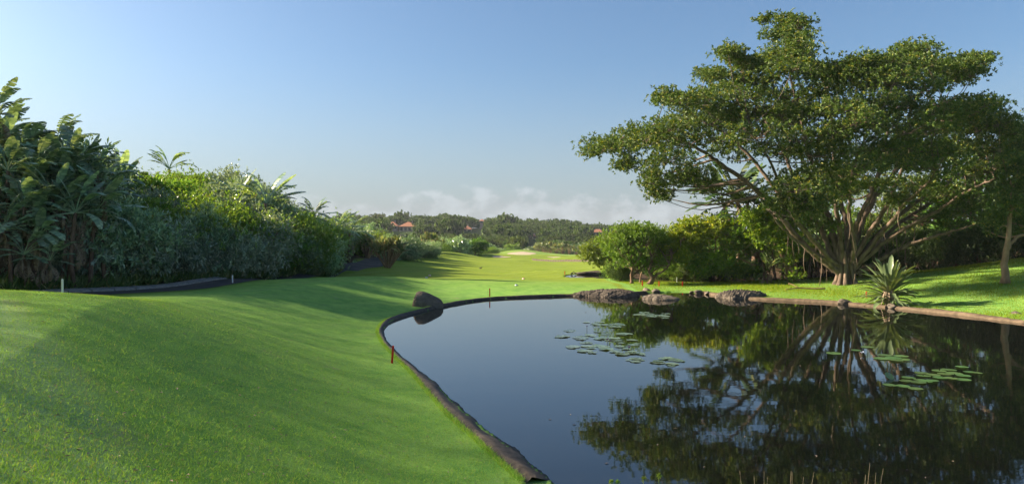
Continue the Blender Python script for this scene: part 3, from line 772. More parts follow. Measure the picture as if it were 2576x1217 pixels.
# slender trunks and roots standing in the dark behind
for k, (px, py, top, lean) in enumerate([(1925, 697, 600, -14), (1950, 697, 620, -8), (2035, 700, 640, 4), (1968, 700, 630, 6), (2060, 702, 640, -3)]):
    bb_ = gp(px, py, 54 + .4 * k)
    tree('slender_tree', ['thin leaning trunk beside the hanging dry fronds', 'thin trunk just right of the hanging dry fronds', 'dark straight trunk between climber-clad trunks and the great tree', 'short stem touching the pale vine-clad trunk', 'dark stem close behind the left foot of the great tree'][k], 'tree', bb_,
         [[bb_, world_at(px + lean * .5, (py + top) / 2, bb_[1]), world_at(px + lean, top, bb_[1])]], [lobe(px + lean, top - 5, bb_[1], 24, 22)], MT['tree_leaf'], 22, 12, 5, .17, .08, .3, 50 + k, r=.09, branch=5)
bR = gp(2528, 712, 40)
tree('bank_tree', 'pale straight-trunked tree alone on the grassy bank at the right edge', 'tree', bR,
     [[bR, world_at(2528, 660, 40), world_at(2535, 600, 40), world_at(2540, 540, 40), world_at(2548, 470, 40)], [world_at(2531, 628, 40), world_at(2556, 600, 40), world_at(2600, 580, 40)]],
     [lobe(2560, 500, 40, 60, 50), lobe(2600, 430, 40, 70, 60), lobe(2540, 560, 41, 60, 26), lobe(2590, 380, 41, 40, 40)], MT['fig_leaf'], 120, 16, 5, .19, .085, .34, 38, bark='pale_bark', r=.17, branch=5)
# dense wood behind the great tree
WOODT = [(2330, 570, 62, 110, 110), (2440, 550, 60, 110, 120), (2545, 530, 58, 110, 130), (2240, 610, 66, 100, 80), (2150, 610, 68, 100, 80), (2060, 600, 66, 80, 70), (1985, 600, 68, 70, 60), (2640, 560, 56, 120, 120), (2390, 480, 74, 110, 100), (2520, 450, 72, 120, 110), (2260, 510, 78, 100, 90), (2600, 420, 66, 100, 110),
         (1900, 610, 72, 70, 55), (1820, 610, 74, 70, 50), (1740, 620, 76, 60, 45), (1680, 625, 80, 60, 40), (2110, 560, 82, 90, 70)]
for k, (px, py, Y, rx, ry) in enumerate(WOODT):
    bb_ = gp(px, 700, Y); m = Y / FPX
    top = world_at(px, py, Y)
    low = max(bb_[2] + .4, top[2] - ry * m)
    tree('wood_tree', 'dark leafy tree in the wood behind the great spreading tree', 'tree', bb_, [[bb_, (bb_ + top) / 2 + g.normal(0, .2, 3), top], [bb_ + [.4, .3, 0], (bb_ + top) / 2 + [1.2, .2, 0], top + [1.8, 0, .6]]],
         [(top, (rx * m, rx * m * .7, ry * m)), (np.array([top[0], top[1] - .5, (bb_[2] + top[2]) / 2]), (rx * m * .9, rx * m * .6, (top[2] - bb_[2]) * .5)), (np.array([top[0] + g.normal(0, 1), top[1], bb_[2] + .9]), (rx * m * .8, rx * m * .5, .9))],
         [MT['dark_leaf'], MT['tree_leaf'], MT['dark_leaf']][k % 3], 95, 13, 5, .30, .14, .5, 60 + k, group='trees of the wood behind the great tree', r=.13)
# ------------------------------------------------------------------ shrubs of the dune
def shrub_mesh(name, mat, seed, L, W, nclus=115, nros=22, k=5, tall=1.0, spread=.15):
    """unit shrub: about 1 wide each way, sitting on z = 0, tall high"""
    gg = np.random.default_rng(seed)
    lobes = [((0, 0, tall * .55), (.85, .85, tall * .5))]
    for _ in range(5):
        a = gg.uniform(0, 6.28); lobes.append(((math.cos(a) * .5, math.sin(a) * .5, tall * gg.uniform(.35, .85)), (.45, .45, tall * .32)))
    P, O = crown_points(lobes, nclus, nros, spread, gg, (.72, 1.03), .6)
    P[:, 2] = np.abs(P[:, 2] - .02) + .02
    V, F = rosettes(P, O, k, L, W, gg, .8, .35, flat=1.6)
    return mesh_from(name, V, [F], mat)
def stem_mesh(name, seed, tall=1.0):
    gg = np.random.default_rng(seed); b = MB()
    for _ in range(6):
        a = gg.uniform(0, 6.28); rr = gg.uniform(.3, .7)
        e = np.array([math.cos(a) * rr, math.sin(a) * rr, tall * gg.uniform(.5, .9)])
        b.tube(spline([(0, 0, -.1), e * np.array([.3, .3, .5]) + gg.normal(0, .05, 3), e], 6), np.linspace(.035, .01, 6), 5, False)
    return b.mesh(name, MT['bark'], True)
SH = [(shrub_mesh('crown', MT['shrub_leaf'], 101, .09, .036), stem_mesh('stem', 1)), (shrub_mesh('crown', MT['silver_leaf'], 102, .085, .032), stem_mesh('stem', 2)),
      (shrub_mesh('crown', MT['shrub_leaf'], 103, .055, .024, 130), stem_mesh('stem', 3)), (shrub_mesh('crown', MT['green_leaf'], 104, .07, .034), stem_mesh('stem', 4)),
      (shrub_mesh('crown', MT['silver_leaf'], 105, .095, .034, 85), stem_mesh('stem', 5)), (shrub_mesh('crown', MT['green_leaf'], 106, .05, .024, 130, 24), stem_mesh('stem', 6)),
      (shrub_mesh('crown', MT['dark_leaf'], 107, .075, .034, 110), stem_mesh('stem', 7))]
SKY_PX, SKY_Y = [-200, 0, 250, 380, 560, 620, 690, 760, 860, 900, 1000, 1130, 1225, 1300, 1350, 1500], [300, 330, 405, 430, 412, 438, 488, 528, 556, 574, 598, 604, 618, 624, 612, 612]
def shrub(kind, x, y, w, h, label, group, dz=0.0, cat='shrub'):
    if x < 0 or y > 100:                                  # no bush rises above the photo's skyline at its place
        px = CX + x / y * FPX
        cap = CAM_H - (np.interp(px, SKY_PX, SKY_Y) + R.uniform(-6, 14) - HY) * y / FPX - gz(x, y)
        if cap < .9: return
        if h > cap * .92: w = max(w * .75, w * cap * .92 / h); h = cap * .92
    r = empty('shrub', (x, y, gz(x, y) - .1 + dz), R.uniform(0, 6.28)); r.scale = (w, w, h)
    tag(r, label, cat, group)
    obj('crown', SH[kind][0], r); obj('stem', SH[kind][1], r)
    return r
ROWS = [('dense dark shrub in the front row along the foot of the dune', 'shrubs along the foot of the dune'),
        ('bushy shrub halfway up the shaded face of the dune', 'shrubs on the face of the dune'),
        ('shrub catching low sun on the crest of the dune', 'shrubs on the crest of the dune')]
front = spline([(-27.6, 29.2, 0), (-24.6, 32.0, 0), (-20.4, 37.2, 0), (-17.6, 42.5, 0), (-16.0, 48, 0), (-14.9, 54, 0), (-14.7, 59.5, 0)], 60)[:, :2]
fs = np.concatenate([[0], np.cumsum(np.linalg.norm(np.diff(front, axis=0), axis=1))])
nf = 17
for k in range(nf):
    s = fs[-1] * (k + .5) / nf
    x, y = np.interp(s, fs, front[:, 0]), np.interp(s, fs, front[:, 1])
    if k < 4: continue                                   # wild bananas stand here
    kind = [4, 0, 1, 4, 0, 1, 4, 3, 2, 5, 0, 2, 5][(k - 4) % 13]
    w = R.uniform(1.7, 3.0); h = w * R.uniform(1.15, 1.5); jj = R.uniform(-.7, .7)
    shrub(kind, x - .4 - .7 * jj, y + .2 + .7 * jj, w, h, *ROWS[0])
    if k % 2 == 0: shrub(R.integers(0, 6), x - .9, y - .3, w * .6, h * .42, *ROWS[0])
taken = []
cnt = 0
cand = np.stack([R.uniform(-52, -14, 5000), R.uniform(30, 112, 5000)], 1)
sdc = sdist(cand[:, 0], cand[:, 1], DUNE)
for (x, y), sd in zip(cand, sdc):
    if sd > -2.6 or cnt >= 190: continue
    if math.atan2(-x, y) > math.radians(39): continue
    if any((x - a) ** 2 + (y - b) ** 2 < 3.0 ** 2 for a, b in taken): continue
    px = CX + x / y * FPX
    if y > 78 and sd < -16: continue
    if sd < -26: continue
    taken.append((x, y)); cnt += 1
    crest = sd < -13
    kind = int(R.choice([3, 5, 3, 0, 2]) if crest else R.choice([0, 1, 2, 4, 3, 5, 1, 4]))
    w = R.uniform(2.0, 3.2); h = R.uniform(2.0, 2.9) if crest else R.uniform(2.6, 3.7)
    if y > 70: h *= .85
    if px < 250: h = R.uniform(3.6, 5.2); kind = int(R.choice([0, 2, 0, 3]))
    elif R.random() < .18: w *= 1.3; h *= 1.3
    shrub(kind, x, y, w, h, *(ROWS[2] if crest else ROWS[1]))
# unseen dune trees beyond the view, thinned so filtered sun brightens the tees
def sun_filter_mesh(seed, n=1900):
    gg = np.random.default_rng(seed); P = np.stack([np.clip(gg.normal(0, 2.1, n), -3.9, 3.9), np.clip(gg.normal(0, 2.1, n), -3.9, 3.9), .6 + 12.2 * gg.random(n) ** 1.35], 1); V, F = leaves(P, gg.normal(size=(n, 3)), gg.uniform(.15, .23, n), gg.uniform(.08, .12, n), gg)
    return mesh_from('crown', V, [F], MT['green_leaf'])
AIRY = [sun_filter_mesh(250 + k) for k in range(3)]; AIRY2 = [sun_filter_mesh(260 + k, 1800) for k in range(3)]
b = MB(); b.tube(spline([(0, 0, -.4), (.2, .1, 4), (-.1, 0, 9.5)], 10), np.linspace(.07, .02, 10), 6)
for k in range(7):
    a = k * 2.3; b.tube(spline([(.1, 0, 4.5 + .6 * k), (math.cos(a) * 1.0, math.sin(a) * 1.0, 5.6 + .6 * k), (math.cos(a) * 1.9, math.sin(a) * 1.9, 6.4 + .6 * k)], 5), np.linspace(.03, .01, 5), 4)
AIRYT = b.mesh('trunk', MT['bark'], True)
for k in range(44):
    y = -8 + 1.3 * k + R.uniform(-.4, .4)
    x = -max(.74 * y + 7.5, 16.5) - 3.6 * (k % 2) - R.uniform(0, .8)
    top = 3.0 + (-x + 2) * .44 + 1.2; zg = gz(x, y)
    r = empty('sun_filter_tree', (x, y, zg), R.uniform(0, 6.28)); sz = max(.55, (top - zg) / 12.2); r.scale = (1, 1, sz)
    tag(r, 'unseen airy tree on the dune, thinned to filter sun onto the tee', 'tree', 'unseen airy trees filtering sun onto the tee')
    obj('crown', (AIRY if y < 13 else AIRY2)[k % 3], r); obj('trunk', AIRYT, r)
# lone round green shrub and low bushes along the far left edge
LINE = [('shrub', 3, 912, 660, 78, 3.0, 5.2), ('shrub', 0, 1020, 655, 88, 2.6, 3.8), ('shrub', 2, 1045, 652, 94, 2.6, 3.6), ('shrub', 0, 1068, 650, 100, 2.6, 3.4), ('shrub', 1, 1030, 640, 104, 3, 4.6), ('shrub', 2, 1085, 648, 112, 2.6, 2.9), ('shrub', 3, 1056, 640, 120, 3.4, 5.0),
        ('shrub', 5, 1105, 643, 130, 3.0, 3.6), ('shrub', 0, 1150, 641, 150, 4.2, 5.0), ('shrub', 2, 1130, 641, 156, 3.5, 4.6), ('shrub', 3, 1190, 640, 165, 4.0, 4.8), ('shrub', 5, 1165, 640, 172, 4.2, 4.2), ('shrub', 3, 1225, 638, 190, 4.5, 3.2), ('shrub', 0, 1262, 636, 215, 4.5, 3.0), ('shrub', 5, 1285, 634, 235, 5.0, 3.4), ('shrub', 2, 1240, 634, 225, 5, 4.2),
        ('shrub', 3, 1325, 634, 245, 5.5, 4.0), ('shrub', 0, 1345, 632, 252, 5, 4.4), ('shrub', 5, 1395, 632, 256, 5, 3.2), ('shrub', 2, 1440, 632, 258, 5.5, 3.4), ('shrub', 0, 1475, 632, 258, 5.5, 4.0), ('shrub', 1, 1090, 636, 140, 3.4, 5.4), ('shrub', 4, 1010, 646, 98, 3.2, 5.0), ('shrub', 0, 985, 655, 84, 2.6, 4.6),
        ('shrub', 2, 1500, 632, 250, 5.5, 4.4), ('shrub', 5, 1300, 630, 262, 6, 4.6), ('shrub', 0, 1420, 628, 266, 6, 4.6), ('shrub', 3, 1205, 634, 200, 4.5, 4.5), ('shrub', 2, 1110, 640, 168, 4.5, 6.2), ('shrub', 5, 1180, 634, 205, 5, 6), ('shrub', 0, 1215, 630, 240, 6, 5.5), ('shrub', 1, 1260, 628, 255, 6, 5)]
for _, kind, px, py, Y, w, h in LINE:
    kind = {1: 0, 4: 2}.get(kind, kind)
    x = world_at(px, py, Y)[0]
    far_side = Y > 185
    shrub(kind, x, Y, w, h, 'round bush in the belt closing the fairway below the far hill' if far_side else 'bush in the belt along the far left edge of the fairway',
          'bushes closing the fairway' if far_side else 'bushes along the left edge of the fairway', cat='bush')
# scrub at the foot of the right-bank trees
for k, (px, Y, kind, w, h) in enumerate([(1560, 57, 3, 1.1, 1.2), (1545, 60, 1, 1.0, 1.1), (1535, 62, 2, 1.0, 1.3), (1690, 57, 1, 1.3, 1.3), (1720, 58, 4, 1.3, 1.2), (1660, 58, 2, 1.2, 1.2), (1750, 56, 3, 1.2, 1.5), (1900, 56, 3, 1.2, 1.4), (1850, 55, 2, 1.2, 1.2), (1800, 56.5, 0, 1.3, 1.6),
                                          (2050, 57, 0, 1.4, 2.2), (2110, 56, 2, 1.4, 2.0), (2000, 58, 0, 1.5, 2.2), (2200, 56, 2, 1.5, 2.2), (2270, 55, 0, 1.6, 2.4), (2340, 54, 2, 1.7, 2.5), (2400, 54, 4, 1.7, 2.3), (2460, 53, 0, 1.8, 2.6), (2520, 52, 2, 1.8, 2.6), (2580, 51, 0, 1.8, 2.6), (2640, 50, 2, 2, 3)]):
    x = world_at(px, 700, Y)[0]
    a = k < 10
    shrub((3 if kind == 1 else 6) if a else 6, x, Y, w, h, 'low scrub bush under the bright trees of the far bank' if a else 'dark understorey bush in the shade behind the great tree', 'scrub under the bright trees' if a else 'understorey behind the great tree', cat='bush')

# ------------------------------------------------------------------ wild bananas
def paddle(seed, L=2.0, W=.86, lobes=11, torn=.5, droop=.35, fold=.25):
    """banana-like blade split into lobes; petiole from the origin along +z, blade arching to +x"""
    gg = np.random.default_rng(seed); b = MB()
    pet = .55 * L
    n = lobes + 1
    s = np.linspace(0, 1, n)
    ang = np.radians(8) + droop * 1.9 * s ** 1.4
    ds = L / (n - 1)
    P = np.zeros((n, 3)); P[0] = (pet * .12, 0, pet)
    for i in range(1, n): P[i] = P[i - 1] + ds * np.array([math.sin(ang[i]), 0, math.cos(ang[i])])
    b.tube(np.vstack([[(0, 0, 0)], [(pet * .04, 0, pet * .5)], P[:1]]), [.05, .04, .03], 5, False)
    b.tube(P, np.linspace(.03, .006, n), 4, False)
    w = W * .5 * np.sin(np.pi * np.clip(s * .93 + .05, 0, 1)) ** .55
    T = unit(np.gradient(P, axis=0)); Up = np.stack([-T[:, 2], np.zeros(n), T[:, 0]], 1)
    for sgn in (-1, 1):
        i = 0
        while i < n - 1:
            gap = gg.uniform(.04, .30) * torn
            a, c = P[i], P[i + 1]
            swp = .35 * ds + gg.normal(0, .08) * torn
            hang = -fold * (1 + torn * gg.uniform(-.6, 1.6))
            def edge(k, f):
                return P[k] * 1 + np.array([0, sgn, 0]) * w[k] + Up[k] * w[k] * hang + T[k] * (swp + f * ds)
            e0, e1 = edge(i, gap), edge(i + 1, -gap)
            V = [a, c, e1, e0]
            b.add(np.array(V), np.array([[0, 1, 2, 3]] if sgn > 0 else [[3, 2, 1, 0]]))
            i += 1
    return b
PAD = [paddle(200 + k, 2.0, .86, 12, t_, d_).mesh('leaf', MT['banana_leaf']) for k, (t_, d_) in enumerate([(.15, .25), (.45, .45), (.7, .6), (.3, .75), (.6, .35)])]
DEADL = [paddle(220 + k, 1.6, .5, 12, 1.0, .9, .9).mesh('dead_leaf', MT['dead_leaf']) for k in range(2)]
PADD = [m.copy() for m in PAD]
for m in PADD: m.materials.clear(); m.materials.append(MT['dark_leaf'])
def frame(dirv, bend):
    """matrix with +z along dirv and +x towards bend"""
    z = unit(np.asarray(dirv, float)); x = np.asarray(bend, float) - z * np.dot(bend, z); x = unit(x); y = np.cross(z, x)
    return Matrix(((x[0], y[0], z[0], 0), (x[1], y[1], z[1], 0), (x[2], y[2], z[2], 0), (0, 0, 0, 1)))
def banana(px, ytop, Y, label, group, seed, nl=13, size=1.0, dead=5, lean=0.0, base=None, face=None, fan=82, blades=None):
    """wild banana whose leaf crown centres at (px, ytop)"""
    gg = np.random.default_rng(seed)
    top = world_at(px, ytop, Y)
    bx, by = (top[0] - lean, Y + gg.uniform(-.4, .4)) if base is None else base
    zb = gz(bx, by)
    root = empty('wild_banana', (bx, by, zb)); tag(root, label, 'wild banana', group)
    T = top - np.array([bx, by, zb])
    stem = spline([(0, 0, -.1), T * np.array([.2, .2, .5]) + gg.normal(0, .12, 3), T], 10)
    V, F = tube(stem, np.linspace(.15, .11, 10) * size, 8); obj('stem', mesh_from('stem', V, F, MT['bark'], True), root)
    pa = gg.uniform(0, 6.28) if face is None else face
    for k in range(nl):
        th = np.radians(np.interp(k, [0, nl - 1], [-fan, fan]) + gg.normal(0, 7))
        az = pa + gg.normal(0, .38)
        d = np.array([math.sin(th) * math.cos(az), math.sin(th) * math.sin(az), math.cos(th)])
        bend = np.array([math.cos(az) * np.sign(th), math.sin(az) * np.sign(th), -.25])
        sc = size * gg.uniform(.72, 1.08)
        M = Matrix.Translation(Vector(T)) @ frame(d, bend) @ Matrix.Scale(sc, 4)
        obj('leaf', (blades or PAD)[int(gg.integers(5))], root, M=M)
    for k in range(dead):
        az = gg.uniform(0, 6.28); d = np.array([math.cos(az) * .75, math.sin(az) * .75, -.35 - .5 * gg.random()])
        q = stem[int(gg.integers(6, 10))]
        M = Matrix.Translation(Vector(q)) @ frame(d, np.array([0, 0, -1.0])) @ Matrix.Scale(size * gg.uniform(.6, .95), 4)
        obj('dead_leaf', DEADL[k % 2], root, M=M)
    return root
GB = 'wild bananas at the left edge of the dune'
BAN = [(-12, 300, 36, 'tallest wild banana, cut by the left picture edge', 12, 1.0), (-5, 385, 37, 'wild banana under the tallest one at the left edge', 13, 1.0), (55, 385, 38, 'wild banana with dark fan just right of the edge one', 13, .95), (140, 370, 39, 'wild banana fanning against the sky above its neighbours', 15, 1.0),
       (20, 430, 34.5, 'wild banana with ragged dead skirts low at the left edge', 13, .95), (90, 425, 35, 'wild banana with broad upright green paddle', 12, .95), (165, 425, 36.5, 'wild banana with a large pale green blade below the skyline', 13, .95), (215, 430, 38.5, 'wild banana at the shoulder of the left clump', 13, .9), (60, 520, 33.5, 'mid-height wild banana deep in shade', 12, .9), (135, 500, 34.5, 'wild banana with twisted bare stem above ground cover', 13, .9),
       (200, 470, 36, 'wild banana in front of dark shrubs right of the clump', 12, .85), (10, 580, 32.5, 'low wild banana with drooping blades at the left edge', 11, .85), (95, 600, 32.8, 'low wild banana beside the twisted stems', 10, .8), (175, 570, 34.5, 'low wild banana at the right foot of the clump', 11, .8), (255, 465, 42, 'wild banana half hidden where the clump meets the dune', 12, .85), (215, 540, 36, 'short wild banana among shrub leaves', 10, .7),
       (305, 455, 48, 'wild banana standing apart on the skyline left of the sunlit crest', 14, .95), (60, 640, 32.3, 'young wild banana with bright leaf near the ground', 8, .7), (125, 655, 32.6, 'small wild banana behind the strap-leaved ground cover', 8, .65)]
for k, (px, yt, Y, lab, nl, sz) in enumerate(BAN):
    banana(px, yt, Y, lab, GB, 300 + k, nl + 2, sz * .72, 12 if px < 230 else 4, lean=R.uniform(-.5, .5), face=R.uniform(-.6, .6))
gx = np.random.default_rng(44); nx_ = 0
for row, yc in enumerate([352, 395, 440, 485, 530, 575, 620]):
    for col in range(7):
        px = -22 + 44 * col + 20 * (row % 2) + gx.uniform(-9, 9); yy = yc + gx.uniform(-14, 14)
        if yy < np.interp(px, SKY_PX, SKY_Y) + (5 if px < 60 else 22) or px > 262 or nx_ >= 30: continue
        nx_ += 1
        banana(px, yy, 38.5 - .9 * row + gx.uniform(-.6, .6), 'one of the crowded small wild bananas filling the clump at the left edge', 'wild bananas filling the left clump', 380 + nx_, 12, gx.uniform(.62, .78), 8, lean=gx.uniform(-.4, .4), face=gx.uniform(-.7, .7))
banana(425, 425, 66, 'wild banana poking above the sunlit crest of the dune', 'wild bananas on the dune', 330, 13, .8, 2, face=.2, fan=52)
banana(600, 512, 55, 'silvery wild banana in mid dune among dark shrubs', 'wild bananas on the dune', 331, 14, .9, 2, face=.1, fan=66)
banana(668, 512, 54, 'grey-green wild banana beside the silvery one in mid dune', 'wild bananas on the dune', 332, 15, .95, 2, face=.4, fan=66)
banana(790, 545, 66, 'dark wild banana on the falling skyline of the dune', 'wild bananas on the dune', 333, 11, .7, 2, face=.2, fan=50)
banana(850, 575, 64, 'dark wild banana above the end of the hedge', 'wild bananas on the dune', 334, 11, .8, 3, face=.3)
banana(880, 585, 68, 'wild banana closest to the fairway clump', 'wild bananas on the dune', 335, 11, .8, 3, face=.1)
# tall dark one behind the fig, with hanging dead skirts
for k, (px, yt, Y, lab) in enumerate([(1850, 500, 57, 'tall dark wild banana rising left of the great tree'), (1885, 545, 56, 'wild banana with long dry hanging skirt beside the vine-clad trunk'), (1930, 680, 51.5, 'low young wild banana among roots at the foot of the vine-clad trunk'), (1822, 520, 58.5, 'wild banana behind and left of the tall dark one'), (1880, 505, 59, 'wild banana behind and right of the tall dark one')]):
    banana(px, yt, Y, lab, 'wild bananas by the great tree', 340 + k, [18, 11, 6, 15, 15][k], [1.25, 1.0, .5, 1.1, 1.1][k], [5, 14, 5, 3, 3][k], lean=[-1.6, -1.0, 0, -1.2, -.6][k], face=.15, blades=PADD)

# multi-stemmed clumps farther along the left edge and closing the fairway
def fan_mesh(seed, mat, n=14, L=1.0):
    gg = np.random.default_rng(seed); b = MB()
    for k in range(n):
        th = gg.uniform(-1.45, 1.45); az = gg.uniform(0, 3.14)
        d = unit(np.array([math.sin(th) * math.cos(az), math.sin(th) * math.sin(az), math.cos(th)])); s = unit(np.cross(d, gg.normal(size=3)))
        l = L * gg.uniform(.7, 1.15); w = l * .15
        p0 = d * l * .3; P = np.array([p0, p0 + d * l * .35 + s * w, p0 + d * l * .95 + np.array([0, 0, -.12 * l]), p0 + d * l * .35 - s * w, p0 * 0])
        b.add(P, [np.array([[0, 1, 2, 3]])])
        b.tube([P[4], p0], [.02 * L, .015 * L], 3, False)
    return b.mesh('leaf_fan', mat)
MT['clump_leaf'] = leaf_mat('clump_leaf', (.09, .13, .05), (.24, .27, .12), (.34, .27, .15), .12, .25, .35, .5, .3)
FAN = [fan_mesh(400 + k, MT['clump_leaf'], 16) for k in range(3)]
def clump(px, pyb, Y, wpx, hpx, n, label, seed, spread=.75):
    """a fan of leaning stems, each tipped with a leaf fan"""
    gg = np.random.default_rng(seed); b0 = world_at(px, pyb, Y); z0 = gz(b0[0], Y)
    root = empty('banana_clump', (b0[0], Y, z0)); tag(root, label, 'wild banana', 'many-stemmed wild banana clumps')
    m = Y / FPX
    for k in range(n):
        u = (k + gg.uniform(.2, .8)) / n * 2 - 1; dp = gg.uniform(-1, 1)
        h = hpx * m * (gg.uniform(.55, 1.0) * (1 - .25 * u * u))
        e = np.array([u * wpx * m * .5, dp * wpx * m * .35, h])
        s = spline([(e[0] * .12, e[1] * .12, -.05), e * np.array([.5, .5, .45]), e], 6)
        V, F = tube(s, np.linspace(.085, .06, 6), 5, False); obj('stem', mesh_from('stem', V, F, MT['pale_bark'], True), root)
        M = Matrix.Translation(Vector(e)) @ Matrix.Rotation(gg.uniform(0, 6.28), 4, 'Z') @ Matrix.Scale(hpx * m * .38 * gg.uniform(.8, 1.15), 4)
        obj('leaf_fan', FAN[int(gg.integers(3))], root, M=M)
clump(975, 672, 70, 78, 62, 22, 'many-stemmed wild banana clump on its own beside the cart path', 500)
clump(925, 640, 76, 44, 50, 9, 'wild banana clump with sunlit tips behind the hedge end', 501)
clump(1078, 650, 118, 34, 40, 10, 'wild banana clump with dry skirts along the left edge of the fairway', 502)
clump(1102, 648, 124, 20, 38, 6, 'narrow wild banana clump beside the round dark tree', 503)
clump(1048, 650, 108, 30, 34, 7, 'low wild banana clump in front of the belt on the left', 506)
for k, px in enumerate([1352, 1368, 1384, 1400, 1416, 1432, 1450, 1465]):
    clump(px, 637, 236 + 3 * (k % 3), 18, 25 - 4 * (k > 4), 7, ['grey wild banana clump closing the fairway, the leftmost of the row', 'grey wild banana clump, second from the left in the row closing the fairway', 'grey wild banana clump, third from the left in the row closing the fairway', 'grey wild banana clump, fourth from the left in the row closing the fairway', 'grey wild banana clump, fifth from the left in the row closing the fairway', 'grey wild banana clump, sixth from the left in the row closing the fairway', 'grey wild banana clump, second from the right in the row closing the fairway', 'grey wild banana clump, rightmost of the row closing the fairway'][k], 510 + k)
# two round trees on the left edge
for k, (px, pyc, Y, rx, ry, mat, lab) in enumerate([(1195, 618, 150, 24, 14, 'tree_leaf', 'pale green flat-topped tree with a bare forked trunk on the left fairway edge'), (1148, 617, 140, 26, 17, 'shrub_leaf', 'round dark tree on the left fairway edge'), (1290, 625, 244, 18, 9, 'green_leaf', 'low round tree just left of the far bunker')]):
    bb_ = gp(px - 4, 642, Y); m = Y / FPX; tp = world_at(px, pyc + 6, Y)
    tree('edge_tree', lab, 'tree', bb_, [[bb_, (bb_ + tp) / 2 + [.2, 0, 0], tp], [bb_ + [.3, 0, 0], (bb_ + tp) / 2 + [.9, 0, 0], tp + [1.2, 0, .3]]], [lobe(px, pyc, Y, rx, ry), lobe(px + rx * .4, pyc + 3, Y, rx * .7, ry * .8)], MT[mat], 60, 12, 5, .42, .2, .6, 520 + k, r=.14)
# ------------------------------------------------------------------ wooded far hill and its houses
def far_tree_mesh(seed, n=850, flat=.55):
    gg = np.random.default_rng(seed)
    lobes = [((0, 0, .62), (.8, .8, .34 * flat / .55))]
    for _ in range(5):
        a = gg.uniform(0, 6.28); lobes.append(((math.cos(a) * .5, math.sin(a) * .5, gg.uniform(.5, .75)), (.42, .42, .22)))
    P, O = crown_points(lobes, 70, n / 70 / 2.5, .13, gg, (.7, 1.02), .6)
    V, F = rosettes(P, O, 3, .17, .13, gg, .9, .3, flat=.5, outn=2.6)
    return mesh_from('crown', V, [F], MT['far_leaf'])
FT = [far_tree_mesh(700 + k, 900, f_) for k, f_ in enumerate((.55, .45, .75, .6))]
b = MB(); b.tube([(0, 0, -.3), (.03, 0, .3), (0, 0, .62)], [.05, .04, .03], 5, False); b.tube([(.02, 0, .25), (.2, .1, .6)], [.03, .015], 4, False); b.tube([(.02, 0, .25), (-.2, -.08, .58)], [.03, .015], 4, False)
FTT = b.mesh('trunk', MT['bark'], True)
HOUSES = [(1017, 571, 440, 58), (1170, 577, 455, 27), (1503, 584, 470, 26), (1338, 596, 400, 22), (1096, 575, 470, 14), (1212, 558, 520, 10)]
hxy = [(world_at(px, py, Y)[0], Y, w * Y / FPX / 2) for px, py, Y, w in HOUSES]
hzs = [world_at(px, py, Y)[2] for px, py, Y, w in HOUSES]
spots = []
tries = 0
while len(spots) < 820 and tries < 40000:
    tries += 1
    Y = 262 + 300 * R.random() ** .8
    px = R.uniform(860, 1640); x = (px - CX) / FPX * Y
    sp = 4.8 if Y < 330 else 6.8
    if any(abs(x - a) < sp and (x - a) ** 2 + (Y - c) ** 2 < sp * sp for a, c, _ in spots): continue
    if any(abs(x - hx) < hw + 3 and -16 < Y - hy < 5 for hx, hy, hw in hxy): continue
    if abs(px - 1235) < 30 and 285 < Y < 312: continue      # open grass on the lower slope
    tz = gz(x, Y) + 9.6 * (sp / 6.8)
    if any(hy > Y and abs(x * hy / Y - hx) < hw + 4.5 and tz > CAM_H + (hz - 1.6 - CAM_H) * Y / hy for (hx, hy, hw), hz in zip(hxy, hzs)): continue
    spots.append((x, Y, sp))
spots.sort(key=lambda s: s[1])
zs = ground_z([s[0] for s in spots], [s[1] for s in spots])
# what shows largest: the nearest rows and those on the skyline stand as single trees
order = sorted(range(len(spots)), key=lambda k: (0 if spots[k][1] < 330 else (1 if spots[k][1] > 500 else 2), spots[k][1]))
single = set(order[:290]); rest = MB()
gg = np.random.default_rng(77)
crown_cache = []
for me in FT:
    v = np.zeros(len(me.vertices) * 3, np.float32); me.vertices.foreach_get('co', v); crown_cache.append(v.reshape(-1, 4, 3))
for k, (x, y, sp) in enumerate(spots):
    w = sp * gg.uniform(.55, .85); h = w * gg.uniform(1.0, 1.5); kind = int(gg.integers(4)); rz = gg.uniform(0, 6.28)
    if gg.random() < .07: w *= 1.3; h *= 1.35
    if k in single:
        r = empty('hill_tree', (x, y, zs[k] - .3), rz); r.scale = (w, w, h)
        zone = 0 if y < 330 else (1 if y > 500 else 2)
        tag(r, ['spreading tree in the nearest rows at the foot of the far hill', 'rounded tree on the skyline of the far hill', 'rounded tree halfway up the far wooded hill'][zone], 'tree', ['trees at the foot of the far hill', 'trees on the skyline of the far hill', 'trees halfway up the far hill'][zone])
        obj('crown', FT[kind], r); obj('trunk', FTT, r)
    else:
        q = crown_cache[kind]; q = q[gg.random(len(q)) < .5]
        ca, sa = math.cos(rz), math.sin(rz); c = np.stack([q[..., 0] * ca - q[..., 1] * sa, q[..., 0] * sa + q[..., 1] * ca, q[..., 2]], -1)
        cc = c.mean(1, keepdims=True); c = cc + (c - cc) * 1.35
        V = (c * np.array([w, w, h]) + np.array([x, y, zs[k] - .3])).reshape(-1, 3); bs = np.arange(len(q)) * 4
        rest.add(V, np.concatenate([np.stack([bs, bs + 1, bs + 2], 1), np.stack([bs, bs + 2, bs + 3], 1)]))
tag(rest.build('hillside_wood', MT['far_leaf']), 'dense green woodland covering the far hillside', 'wood', kind='stuff')

